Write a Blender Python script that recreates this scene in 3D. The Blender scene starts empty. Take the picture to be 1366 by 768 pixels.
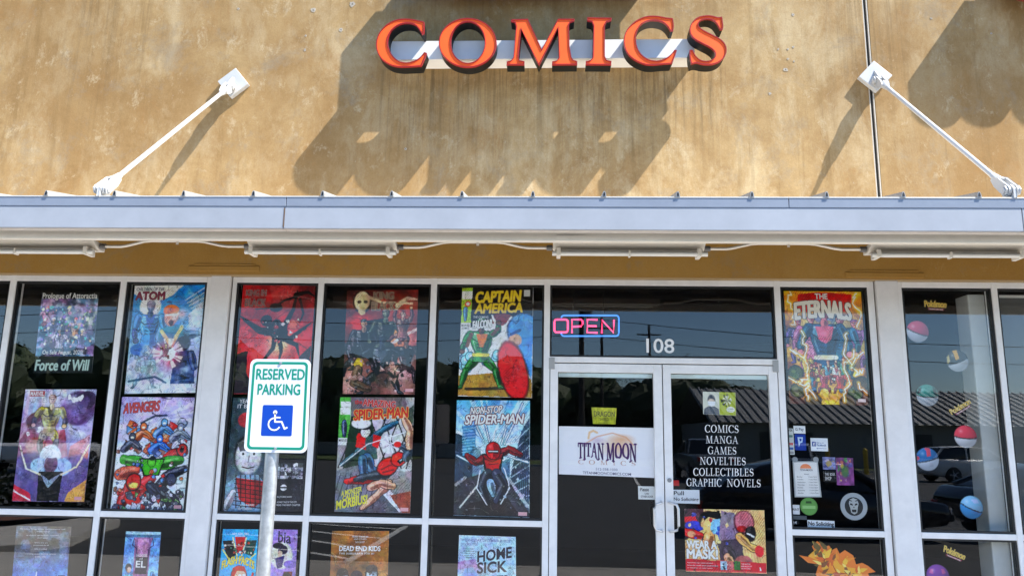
import bpy, math, random
import numpy as np
from mathutils import Vector, Matrix
from mathutils.geometry import tessellate_polygon

# ---------------------------------------------------------------- camera, sky, sun, exposure
SC = bpy.context.scene
COL = SC.collection
F, PITCH, YAW, ROLL = 1020.0, 0.191384, 0.0506888, -0.0175529
DIST, EYE = 6.34, 1.68
def rot_matrix():
    c, s = math.cos, math.sin
    base = np.array([[1, 0, 0], [0, 0, 1], [0, -1, 0]], float)
    rr = np.array([[c(ROLL), -s(ROLL), 0], [s(ROLL), c(ROLL), 0], [0, 0, 1]])
    rp = np.array([[1, 0, 0], [0, c(PITCH), -s(PITCH)], [0, s(PITCH), c(PITCH)]])
    ry = np.array([[c(YAW), -s(YAW), 0], [s(YAW), c(YAW), 0], [0, 0, 1]])
    return ry @ rp @ base @ rr
RM = rot_matrix()
cam_data = bpy.data.cameras.new('camera')
cam = bpy.data.objects.new('camera', cam_data)
COL.objects.link(cam)
cam_data.sensor_width = 36.0
cam_data.lens = F / 1366.0 * 36.0
cam_data.clip_start, cam_data.clip_end = 0.1, 3000
cam.matrix_world = Matrix(((RM[0][0], -RM[0][1], -RM[0][2], 0), (RM[1][0], -RM[1][1], -RM[1][2], -DIST),
                           (RM[2][0], -RM[2][1], -RM[2][2], EYE), (0, 0, 0, 1)))
SC.camera = cam

SUN = Vector((2.46, -1.0, 3.45)).normalized()
EL, AZ = math.asin(SUN.z), math.atan2(SUN.x, SUN.y)
world = bpy.data.worlds.new('World')
SC.world = world
world.use_nodes = True
wn = world.node_tree.nodes
sky = wn.new('ShaderNodeTexSky')
sky.sky_type = 'NISHITA'
sky.sun_disc = False
sky.sun_elevation, sky.sun_rotation = EL, AZ
sky.air_density, sky.dust_density, sky.ozone_density = 1.0, 0.0, 7.0
world.node_tree.links.new(sky.outputs[0], wn['Background'].inputs[0])
wn['Background'].inputs[1].default_value = 0.125
sun_data = bpy.data.lights.new('sun', 'SUN')
sun_data.energy, sun_data.angle, sun_data.color = 5.0, math.radians(0.5), (1.0, 0.95, 0.87)
sun = bpy.data.objects.new('sun', sun_data)
sun.rotation_euler = SUN.to_track_quat('Z', 'Y').to_euler()
COL.objects.link(sun)
SC.view_settings.view_transform = 'Standard'
SC.view_settings.look = 'None'
SC.view_settings.exposure = 1.33
SC.view_settings.gamma = 1.0
SC.view_settings.use_curve_mapping = False

CAMP = Vector((0, -DIST, EYE))
def W(px, py, Y=0.0):
    """point of the photograph (1366 wide) on the vertical plane at depth Y"""
    d = RM @ np.array([(px - 683) / F, (py - 384) / F, 1.0])
    t = (DIST + Y) / d[1]
    return CAMP + Vector(d) * t
def RF(px, py, depth):
    """a place in the car park whose mirror image in the glass is seen there"""
    p = W(px, py, depth)
    return Vector((p.x, 0.06 - p.y, p.z))
def RG(px, py, z):
    d = RM @ np.array([(px - 683) / F, (py - 384) / F, 1.0])
    p = CAMP + Vector(d) * ((z - EYE) / d[2])
    return (p.x, 0.06 - p.y)

# ---------------------------------------------------------------- materials
def lin(c):
    return tuple((x / 12.92 if x <= 0.04045 else ((x + 0.055) / 1.055) ** 2.4) for x in c)
MATS = {}
def mat(name, col, rough=0.5, metal=0.0, spec=0.5, noise=0.0, nscale=8.0, bump=0.0, bscale=60.0, emit=None, coat=0.0):
    if name in MATS: return MATS[name]
    m = bpy.data.materials.new(name); m.use_nodes = True
    n, l = m.node_tree.nodes, m.node_tree.links
    b = n['Principled BSDF']
    b.inputs['Base Color'].default_value = (*col, 1)
    b.inputs['Roughness'].default_value = rough
    b.inputs['Metallic'].default_value = metal
    b.inputs['Specular IOR Level'].default_value = spec
    b.inputs['Coat Weight'].default_value = coat
    if noise or bump:
        tc = n.new('ShaderNodeTexCoord')
    if noise:
        t = n.new('ShaderNodeTexNoise'); t.inputs['Scale'].default_value = nscale
        t.inputs['Detail'].default_value = 6; t.inputs['Roughness'].default_value = 0.65
        r = n.new('ShaderNodeValToRGB')
        r.color_ramp.elements[0].position, r.color_ramp.elements[1].position = 0.3, 0.7
        r.color_ramp.elements[0].color = (*[max(0, x * (1 - noise)) for x in col], 1)
        r.color_ramp.elements[1].color = (*[min(1, x * (1 + noise)) for x in col], 1)
        l.new(tc.outputs['Object'], t.inputs['Vector']); l.new(t.outputs[0], r.inputs[0])
        l.new(r.outputs[0], b.inputs['Base Color'])
    if bump:
        t2 = n.new('ShaderNodeTexNoise'); t2.inputs['Scale'].default_value = bscale
        t2.inputs['Detail'].default_value = 4
        bp = n.new('ShaderNodeBump'); bp.inputs['Strength'].default_value = bump; bp.inputs['Distance'].default_value = 0.01
        l.new(tc.outputs['Object'], t2.inputs['Vector']); l.new(t2.outputs[0], bp.inputs['Height'])
        l.new(bp.outputs[0], b.inputs['Normal'])
    if emit:
        b.inputs['Emission Color'].default_value = (*emit[:3], 1); b.inputs['Emission Strength'].default_value = emit[3]
    MATS[name] = m
    return m

def attr_mat(name, rough=0.4):
    m = bpy.data.materials.new(name); m.use_nodes = True
    n, l = m.node_tree.nodes, m.node_tree.links
    a = n.new('ShaderNodeAttribute'); a.attribute_name = 'Col'
    l.new(a.outputs['Color'], n['Principled BSDF'].inputs['Base Color'])
    n['Principled BSDF'].inputs['Roughness'].default_value = rough
    n['Principled BSDF'].inputs['Specular IOR Level'].default_value = 0.3
    return m
PRINT = attr_mat('printed_paper')

def glass_mat(name, ior, tint, wav):
    m = bpy.data.materials.new(name); m.use_nodes = True
    n, l = m.node_tree.nodes, m.node_tree.links
    n.remove(n['Principled BSDF'])
    out = n['Material Output']
    tr = n.new('ShaderNodeBsdfTransparent'); tr.inputs[0].default_value = (*tint, 1)
    gl = n.new('ShaderNodeBsdfGlossy'); gl.inputs['Roughness'].default_value = 0.0
    fr = n.new('ShaderNodeFresnel'); fr.inputs[0].default_value = ior
    mx = n.new('ShaderNodeMixShader')
    tc = n.new('ShaderNodeTexCoord'); t = n.new('ShaderNodeTexNoise'); t.inputs['Scale'].default_value = 1.7; t.inputs['Detail'].default_value = 1
    bp = n.new('ShaderNodeBump'); bp.inputs['Strength'].default_value = wav; bp.inputs['Distance'].default_value = 0.004
    l.new(tc.outputs['Object'], t.inputs['Vector']); l.new(t.outputs[0], bp.inputs['Height'])
    l.new(bp.outputs[0], gl.inputs['Normal'])
    cp = n.new('ShaderNodeMath'); cp.operation = 'MINIMUM'; cp.inputs[1].default_value = 0.085; l.new(fr.outputs[0], cp.inputs[0])
    l.new(cp.outputs[0], mx.inputs[0]); l.new(tr.outputs[0], mx.inputs[1]); l.new(gl.outputs[0], mx.inputs[2])
    l.new(mx.outputs[0], out.inputs[0])
    return m
GLASS = glass_mat('window_glass', 1.53, (0.995, 1.0, 1.0), 0.05)

def stucco(name, c0, c1, c2, streaks, drips=()):
    m = bpy.data.materials.new(name); m.use_nodes = True
    n, l = m.node_tree.nodes, m.node_tree.links
    b = n['Principled BSDF']; b.inputs['Roughness'].default_value = 0.85; b.inputs['Specular IOR Level'].default_value = 0.2
    tc = n.new('ShaderNodeTexCoord')
    def noise(sc, det, rough, stretch=None, off=0.0):
        t = n.new('ShaderNodeTexNoise'); t.inputs['Scale'].default_value = sc; t.inputs['Detail'].default_value = det
        t.inputs['Roughness'].default_value = rough; t.inputs['Distortion'].default_value = 0.3
        mp = n.new('ShaderNodeMapping'); mp.inputs['Scale'].default_value = stretch or (1, 1, 1); mp.inputs['Location'].default_value = (off, off, off)
        l.new(tc.outputs['Object'], mp.inputs[0]); l.new(mp.outputs[0], t.inputs['Vector'])
        return t.outputs[0]
    def ramp(src, p0, p1, a=(0, 0, 0, 1), bcol=(1, 1, 1, 1)):
        r = n.new('ShaderNodeValToRGB'); r.color_ramp.elements[0].position = p0; r.color_ramp.elements[1].position = p1
        r.color_ramp.elements[0].color = a; r.color_ramp.elements[1].color = bcol
        l.new(src, r.inputs[0]); return r.outputs[0]
    def mix(fac, a, bb, kind='MIX', k=None):
        x = n.new('ShaderNodeMix'); x.data_type = 'RGBA'; x.blend_type = kind
        if k is not None and fac is None: x.inputs[0].default_value = k
        elif k is not None:
            mm = n.new('ShaderNodeMath'); mm.operation = 'MULTIPLY'; mm.inputs[1].default_value = k
            l.new(fac, mm.inputs[0]); l.new(mm.outputs[0], x.inputs[0])
        else: l.new(fac, x.inputs[0])
        for s, v in ((6, a), (7, bb)):
            if isinstance(v, tuple): x.inputs[s].default_value = v
            else: l.new(v, x.inputs[s])
        return x.outputs[2]
    base = ramp(noise(1.3, 9, 0.78), 0.38, 0.62, (*c0, 1), (*c1, 1))
    base = mix(ramp(noise(3.1, 8, 0.75, (1, 1, 0.55), 7), 0.48, 0.66), base, (*c2, 1), k=0.75)
    base = mix(ramp(noise(0.55, 5, 0.6, None, 3), 0.42, 0.7), base, (c0[0] * 0.85, c0[1] * 0.76, c0[2] * 0.62, 1), k=0.7)
    base = mix(ramp(noise(7, 6, 0.7, (1, 1, 0.08), 11), 0.55, 0.75), base, (c0[0] * 0.6, c0[1] * 0.58, c0[2] * 0.5, 1), k=streaks)
    base = mix(ramp(noise(16, 5, 0.8, (1, 1, 0.5), 21), 0.66, 0.74), base, (0.5, 0.45, 0.37, 1), k=0.6)
    base = mix(ramp(noise(5.5, 9, 0.82, (1, 1, 0.8), 41), 0.56, 0.66), base, (c2[0] * 1.02, c2[1] * 1.05, c2[2] * 1.12, 1), k=0.55)
    base = mix(ramp(noise(70, 5, 0.85, None, 31), 0.42, 0.62, (1, 1, 1, 1), (0, 0, 0, 1)), base, (c0[0] * .55, c0[1] * .55, c0[2] * .55, 1), k=0.2)
    base = mix(ramp(noise(2.2, 7, 0.8, None, 57), 0.54, 0.68), base, (.25, .225, .175, 1), k=0.42)
    base = mix(ramp(noise(2.7, 7, 0.8, (1, 1, .7), 73), 0.56, 0.7), base, (.33, .17, .055, 1), k=0.5)
    if drips:
        sp = n.new('ShaderNodeSeparateXYZ'); l.new(tc.outputs['Object'], sp.inputs[0])
        def band(o, a0, a1, b0, b1):
            m1 = n.new('ShaderNodeMapRange'); m1.inputs[1].default_value, m1.inputs[2].default_value = a0, a1; l.new(o, m1.inputs[0])
            m2 = n.new('ShaderNodeMapRange'); m2.inputs[1].default_value, m2.inputs[2].default_value = b1, b0; l.new(o, m2.inputs[0])
            k_ = n.new('ShaderNodeMath'); k_.operation = 'MULTIPLY'; l.new(m1.outputs[0], k_.inputs[0]); l.new(m2.outputs[0], k_.inputs[1]); return k_.outputs[0]
        for (x0, x1, z0, z1, k_) in drips:
            q1, q2 = band(sp.outputs[0], x0, x0 + .15, x1 - .15, x1), band(sp.outputs[2], z0, z1 - .1, z1 - .04, z1)
            a_ = n.new('ShaderNodeMath'); a_.operation = 'MULTIPLY'; l.new(q1, a_.inputs[0]); l.new(q2, a_.inputs[1])
            c_ = n.new('ShaderNodeMath'); c_.operation = 'MULTIPLY'; l.new(a_.outputs[0], c_.inputs[0]); l.new(ramp(noise(22, 5, 0.75, (1, 1, 0.03), x0), 0.45, 0.68), c_.inputs[1])
            base = mix(c_.outputs[0], base, (.045, .035, .022, 1), k=k_)
    l.new(base, b.inputs['Base Color'])
    bp = n.new('ShaderNodeBump'); bp.inputs['Strength'].default_value = 0.35; bp.inputs['Distance'].default_value = 0.004
    l.new(noise(45, 6, 0.7, None, 5), bp.inputs['Height']); l.new(bp.outputs[0], b.inputs['Normal'])
    return m
STUCCO = stucco('tan_stucco', (0.31, 0.19, 0.078), (0.485, 0.335, 0.158), (0.59, 0.465, 0.275), 0.55, [(-1.6, 1.6, 3.75, W(750, 92).z + .02, .6), (-1.7, 1.4, 4.3, 6.2, .35), (-4.6, -3.5, 3.6, 5.9, .3), (2.3, 3.2, 3.5, 5.7, .35)])
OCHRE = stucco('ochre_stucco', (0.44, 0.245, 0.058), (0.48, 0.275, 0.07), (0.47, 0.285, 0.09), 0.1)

FRAME = mat('white_aluminium', (0.83, 0.825, 0.81), 0.36, 0.0, 0.5, noise=0.09, nscale=5)
COLUMN = mat('column_paint', (0.78, 0.77, 0.755), 0.5, noise=0.09, nscale=4)
GASKET = mat('black_gasket', (0.012, 0.012, 0.012), 0.5)
METALW = mat('canopy_paint', (0.355, 0.375, 0.41), 0.4, noise=0.09, nscale=3)
METALD = mat('canopy_gutter_paint', (0.24, 0.272, 0.33), 0.35, noise=0.08, nscale=4)
CREAM = mat('cream_paint', (0.86, 0.80, 0.69), 0.5, noise=0.06, nscale=6)
WHITE = mat('white_steel_paint', (0.54, 0.54, 0.53), 0.5, noise=0.05, nscale=9)
DECK = mat('deck_metal', (0.16, 0.145, 0.12), 0.6, noise=0.15)
DARKIN = mat('interior_shade', (0.012, 0.012, 0.013), 0.8, spec=0.1)
GALV = mat('galvanised_steel', (0.42, 0.44, 0.45), 0.4, 0.6, noise=0.25, nscale=26)
ASPHALT = mat('asphalt', (0.055, 0.055, 0.055), 0.85, noise=0.3, nscale=1.2, bump=0.3, bscale=90)
CONCRETE = mat('concrete', (0.46, 0.43, 0.385), 0.85, noise=0.14, nscale=1.6)
ROADPAINT = mat('road_paint', (0.75, 0.75, 0.72), 0.7, noise=0.1)
VINYL = mat('white_vinyl', (0.85, 0.85, 0.85), 0.4)
BLACKINK = mat('black_ink', (0.01, 0.01, 0.01), 0.5)

# ---------------------------------------------------------------- mesh helpers
class MB:
    def __init__(self): self.v = []; self.f = []
    def add(self, vs, fs):
        k = len(self.v); self.v += [tuple(p) for p in vs]; self.f += [tuple(i + k for i in f) for f in fs]; return self
    def box(self, a, b):
        x0, y0, z0 = a; x1, y1, z1 = b
        if x0 > x1: x0, x1 = x1, x0
        if y0 > y1: y0, y1 = y1, y0
        if z0 > z1: z0, z1 = z1, z0
        return self.add([(x0, y0, z0), (x1, y0, z0), (x1, y1, z0), (x0, y1, z0), (x0, y0, z1), (x1, y0, z1), (x1, y1, z1), (x0, y1, z1)],
                        [(0, 3, 2, 1), (4, 5, 6, 7), (0, 1, 5, 4), (1, 2, 6, 5), (2, 3, 7, 6), (3, 0, 4, 7)])
    def tube(self, pts, r, seg=10, cap=True):
        pts = [Vector(p) for p in pts]; n = len(pts); rs = r if isinstance(r, (list, tuple)) else [r] * n
        ref = Vector((0, 0, 1)); vs = []; fs = []
        for i, p in enumerate(pts):
            d = (pts[min(i + 1, n - 1)] - pts[max(i - 1, 0)]).normalized()
            if abs(d.dot(ref)) > 0.95: ref2 = Vector((1, 0, 0))
            else: ref2 = ref
            u = d.cross(ref2).normalized(); w = d.cross(u)
            for k in range(seg):
                a = 2 * math.pi * k / seg
                vs.append(p + (u * math.cos(a) + w * math.sin(a)) * rs[i])
        for i in range(n - 1):
            for k in range(seg):
                k2 = (k + 1) % seg
                fs.append((i * seg + k, i * seg + k2, (i + 1) * seg + k2, (i + 1) * seg + k))
        if cap:
            fs.append(tuple(range(seg - 1, -1, -1))); fs.append(tuple((n - 1) * seg + k for k in range(seg)))
        return self.add(vs, fs)
    def prism(self, poly, y0, y1, holes=()):
        """polygon in x-z, extruded along y (y0 = front)"""
        loops = [[Vector((x, 0, z)) for x, z in poly]] + [[Vector((x, 0, z)) for x, z in h] for h in holes]
        flat = [p for lp in loops for p in lp]
        tris = tessellate_polygon([[Vector((p.x, p.z, 0)) for p in lp] for lp in loops])
        n = len(flat)
        vs = [(p.x, y0, p.z) for p in flat] + [(p.x, y1, p.z) for p in flat]
        fs = []
        for a, b, c in tris:
            pa, pb, pc = flat[a], flat[b], flat[c]
            if (pb.x - pa.x) * (pc.z - pa.z) - (pb.z - pa.z) * (pc.x - pa.x) < 0: b, c = c, b
            fs.append((a, b, c)); fs.append((a + n, c + n, b + n))
        k = 0
        for lp in loops:
            m = len(lp)
            for i in range(m):
                j = (i + 1) % m
                fs.append((k + i, k + i + n, k + j + n, k + j))
            k += m
        return self.add(vs, fs)
    def build(self, name, m, parent=None, bevel=0.0, smooth=False, seg=2):
        me = bpy.data.meshes.new(name); me.from_pydata(self.v, [], self.f); me.update()
        me.materials.append(m)
        if smooth:
            for p in me.polygons: p.use_smooth = True
        o = bpy.data.objects.new(name, me); COL.objects.link(o)
        if parent: put(o, parent)
        if bevel:
            bm = o.modifiers.new('bevel', 'BEVEL'); bm.width = bevel; bm.segments = seg; bm.limit_method = 'ANGLE'; bm.angle_limit = math.radians(40)
        elif smooth:
            for p in me.polygons: p.use_smooth = True
            try: me.set_sharp_from_angle(angle=math.radians(40))
            except Exception: pass
        return o
def put(o, parent):
    o.parent = parent
    p = parent; off = Vector((0, 0, 0))
    while p: off += p.location; p = p.parent
    o.location = o.location - off if o.type != 'EMPTY' else o.location
def tag(o, label, cat=None, group=None, kind=None):
    if label: o['label'] = label
    if cat: o['category'] = cat
    if group: o['group'] = group
    if kind: o['kind'] = kind
    return o
def empty(name, loc, label, cat, group=None):
    o = bpy.data.objects.new(name, None); o.location = loc; o.empty_display_size = 0.1; COL.objects.link(o)
    return tag(o, label, cat, group)
def struct(o): o['kind'] = 'structure'; return o

# ---- flat lettering from the built-in font
FCACHE = {}
def text_tris(s, bold=0.0, shear=0.0, spacing=1.0):
    key = (s, bold, shear, spacing)
    if key in FCACHE: return FCACHE[key]
    c = bpy.data.curves.new('t', 'FONT'); c.body = s; c.offset = min(bold, 0.035); c.shear = shear; c.space_character = spacing; c.resolution_u = 3
    ob = bpy.data.objects.new('t', c)
    me = bpy.data.meshes.new_from_object(ob)
    n = len(me.vertices); v = np.zeros(n * 3, 'f'); me.vertices.foreach_get('co', v); v = v.reshape(-1, 3)[:, :2]
    fs = [tuple(p.vertices) for p in me.polygons]
    bpy.data.objects.remove(ob); bpy.data.curves.remove(c); bpy.data.meshes.remove(me)
    if n:
        mn, mx = v.min(0), v.max(0); v = (v - mn) / np.maximum(mx - mn, 1e-6)
    FCACHE[key] = (v, fs)
    return v, fs

# ---- a serif alphabet made of thick and thin strokes (cap height 1)
def ring(cx, cy, rx, ry, ix, iy, a0=0, a1=360, n=26, sx=0.0):
    o = []; i = []
    for k in range(n + 1):
        a = math.radians(a0 + (a1 - a0) * k / n)
        o.append((cx + rx * math.cos(a), cy + ry * math.sin(a))); i.append((cx + sx + ix * math.cos(a), cy + iy * math.sin(a)))
    return [[o[k], o[k + 1], i[k + 1], i[k]] for k in range(n)]
def bar(x0, y0, x1, y1, w):
    dx, dy = x1 - x0, y1 - y0
    if abs(dy) < 1e-6: return [[(x0, y0 - w / 2), (x1, y0 - w / 2), (x1, y0 + w / 2), (x0, y0 + w / 2)]]
    return [[(x0 - w / 2, y0), (x0 + w / 2, y0), (x1 + w / 2, y1), (x1 - w / 2, y1)]]
T, TH, SH = 0.112, 0.05, 0.045
def ser(x, y, w=0.32):
    yy = y + (SH / 2 if y < 0.5 else -SH / 2)
    return bar(x - w / 2, yy, x + w / 2, yy, SH)
def stem(x, w=T): return bar(x, 0, x, 1, w) + ser(x, 0) + ser(x, 1)
def tick(x, y, d): return bar(x, y, x, y + d, 0.05)
G = {}
G['I'] = (0.36, stem(0.18))
G['L'] = (0.66, stem(0.18) + bar(0.18, TH / 2, 0.62, TH / 2, TH) + tick(0.6, 0, 0.24))
G['E'] = (0.70, stem(0.18) + bar(0.18, TH / 2, 0.64, TH / 2, TH) + bar(0.18, 0.52, 0.5, 0.52, TH) + bar(0.18, 1 - TH / 2, 0.6, 1 - TH / 2, TH) + tick(0.62, 0, 0.24) + tick(0.58, 1, -0.22) + tick(0.5, 0.42, 0.2))
G['T'] = (0.78, bar(0.39, 0, 0.39, 1, T) + ser(0.39, 0) + bar(0.03, 1 - TH / 2, 0.75, 1 - TH / 2, TH) + tick(0.05, 1, -0.25) + tick(0.73, 1, -0.25))
G['H'] = (0.92, stem(0.2) + stem(0.72) + bar(0.2, 0.52, 0.72, 0.52, TH))
G['N'] = (0.98, bar(0.18, 0, 0.18, 1, TH) + ser(0.18, 0) + ser(0.14, 1, 0.24) + bar(0.8, 0, 0.8, 1, TH) + ser(0.8, 1) + bar(0.8, 0, 0.2, 1, T * 1.1))
G['M'] = (1.14, bar(0.17, 0, 0.2, 1, TH) + ser(0.17, 0) + ser(0.17, 1, 0.22) + bar(0.55, 0, 0.22, 1, T) + bar(0.55, 0, 0.88, 1, TH) + bar(0.95, 0, 0.92, 1, T) + ser(0.95, 0) + ser(0.98, 1, 0.22))
G['A'] = (0.92, bar(0.14, 0, 0.46, 1, TH) + bar(0.78, 0, 0.46, 1, T) + ser(0.13, 0, 0.28) + ser(0.78, 0) + bar(0.24, 0.33, 0.66, 0.33, TH))
G['V'] = (0.9, bar(0.46, 0, 0.16, 1, T) + bar(0.46, 0, 0.78, 1, TH) + ser(0.15, 1) + ser(0.78, 1, 0.28))
G['O'] = (0.96, ring(0.48, 0.5, 0.45, 0.52, 0.3, 0.46))
G['C'] = (0.84, ring(0.47, 0.5, 0.44, 0.52, 0.31, 0.46, 42, 318, 24, 0.02) + tick(0.77, 0.98, -0.26) + tick(0.77, 0.02, 0.22))
G['G'] = (0.92, ring(0.47, 0.5, 0.44, 0.52, 0.31, 0.46, 42, 318, 24, 0.02) + tick(0.77, 0.98, -0.26) + bar(0.79, 0.03, 0.79, 0.42, T) + ser(0.77, 0.46, 0.3))
G['P'] = (0.72, stem(0.18) + ring(0.3, 0.74, 0.38, 0.26, 0.24, 0.2, -90, 90, 14) + bar(0.18, 0.97, 0.31, 0.97, TH) + bar(0.18, 0.51, 0.31, 0.51, TH))
G['R'] = (0.84, stem(0.18) + ring(0.3, 0.75, 0.36, 0.25, 0.22, 0.19, -90, 90, 14) + bar(0.18, 0.97, 0.31, 0.97, TH) + bar(0.18, 0.53, 0.31, 0.53, TH) + bar(0.76, 0, 0.4, 0.5, T) + ser(0.78, 0, 0.2))
G['B'] = (0.76, stem(0.18) + ring(0.3, 0.76, 0.34, 0.24, 0.2, 0.18, -90, 90, 14) + ring(0.32, 0.27, 0.4, 0.27, 0.25, 0.21, -90, 90, 14) + bar(0.18, 0.97, 0.31, 0.97, TH) + bar(0.18, 0.52, 0.31, 0.52, TH) + bar(0.18, 0.03, 0.31, 0.03, TH))
def s_glyph():
    c = []
    for k in range(29):
        t = k / 28
        if t < 0.5:
            a = math.radians(40 + (270 - 40) * (t / 0.5)); c.append((0.34 + 0.22 * math.cos(a), 0.74 + 0.235 * math.sin(a)))
        else:
            a = math.radians(90 - (90 + 140) * ((t - 0.5) / 0.5)); c.append((0.34 + 0.25 * math.cos(a), 0.265 + 0.24 * math.sin(a)))
    out = []
    for k in range(28):
        t = (k + 0.5) / 28; w = 0.05 + 0.12 * math.exp(-((t - 0.5) / 0.2) ** 2)
        (x0, y0), (x1, y1) = c[k], c[k + 1]; L = math.hypot(x1 - x0, y1 - y0) or 1
        nx, ny = -(y1 - y0) / L * w / 2, (x1 - x0) / L * w / 2; ex, ey = (x1 - x0) * 0.3, (y1 - y0) * 0.3
        out.append([(x0 + nx - ex, y0 + ny - ey), (x1 + nx + ex, y1 + ny + ey), (x1 - nx + ex, y1 - ny + ey), (x0 - nx - ex, y0 - ny - ey)])
    return out
G['S'] = (0.68, s_glyph() + tick(0.54, 0.98, -0.24) + tick(0.1, 0.02, 0.24))
G[' '] = (0.3, [])
def serif_polys(s, spacing=0.06):
    x = 0; out = []
    for ch in s:
        w, ps = G[ch]
        out += [[(px + x, py) for px, py in p] for p in ps]; x += w + spacing
    L = x - spacing
    return [[(px / L, py) for px, py in p] for p in out], L

def warp_quad(q):
    """q = TL,TR,BR,BL world corners; (u right, v down, d out of the sheet)"""
    TL, TR, BR, BL = [Vector(p) for p in q]
    nrm = (TR - TL).cross(BL - TL).normalized()
    if nrm.y > 0: nrm = -nrm
    def f(u, v, d=0.0):
        return (TL * (1 - u) + TR * u) * (1 - v) + (BL * (1 - u) + BR * u) * v + nrm * d
    return f
def lettering(name, items, f, m, parent):
    """items: (string, (u0,v0,u1,v1), opts). One mesh of lettering laid on the sheet f."""
    mb = MB()
    for k, it in enumerate(items):
        s, (u0, v0, u1, v1), op = it
        d = op.get('d', 0.0006) + k * 0.00004
        fn = op.get('warp'); slant = op.get('slant', 0.0)
        fat = op.get('fat', 0.0)
        if fat:
            wd = (Vector(f(1, 0)) - Vector(f(0, 0))).length; ht = (Vector(f(0, 1)) - Vector(f(0, 0))).length; ch = abs(v1 - v0) * ht * fat
            shifts = [(ch / wd * math.cos(q * math.pi / 4), ch / ht * math.sin(q * math.pi / 4)) for q in range(8)]
        else: shifts = [(0, 0)]
        def place(x, y):
            uu = u0 + (u1 - u0) * x; vv = v1 + (v0 - v1) * y
            if fn: uu, vv = fn(x, y, uu, vv)
            return f(uu, vv + slant * (x - 0.5), d)
        if op.get('serif'):
            ps, L = serif_polys(s, op.get('gap', 0.06))
            for j, p in enumerate(ps):
                k0 = 0.000008 * (j % 7)
                q = [place(x, y) for x, y in p]; q = [Vector(c) + Vector((0, -k0, 0)) for c in q]
                if (q[1] - q[0]).cross(q[2] - q[0]).y > 0: q.reverse()
                fu = Vector(f(1, 0)) - Vector(f(0, 0)); fv = Vector(f(0, 1)) - Vector(f(0, 0))
                for a_, b_ in shifts[::2]: mb.add([c + fu * a_ + fv * b_ for c in q], [tuple(range(len(q)))])
        else:
            v, fs = text_tris(s, op.get('bold', 0.0), op.get('shear', 0.0), op.get('spacing', 1.0))
            base = [place(x, y) for x, y in v]
            if not fat: mb.add(base, fs)
            else:
                fu = Vector(f(1, 0)) - Vector(f(0, 0)); fv = Vector(f(0, 1)) - Vector(f(0, 0))
                for q, (a_, b_) in enumerate(shifts): mb.add([Vector(c) + fu * a_ + fv * b_ + Vector((0, -.000012 * q, 0)) for c in base], fs)
    return mb.build(name, m, parent)
def outlined(name, s, box, f, parent, col, edge, op=None, w=0.05):
    op = dict(op or {}); bold = op.pop('bold', 0.02); fill = min(.06, bold * 1.1); d = op.get('d', 0.0006)
    a = lettering(name + '_outline', [(s, box, {**op, 'd': d, 'fat': fill + max(.035, w * 1.6)})], f, edge, parent)
    return lettering(name, [(s, box, {**op, 'd': d + 0.0004, 'fat': fill})], f, col, a)
def ink(c, name=None):
    key = 'ink_%02x%02x%02x' % tuple(int(x * 255) for x in c)
    return mat(key, lin(c), 0.45)

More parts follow.
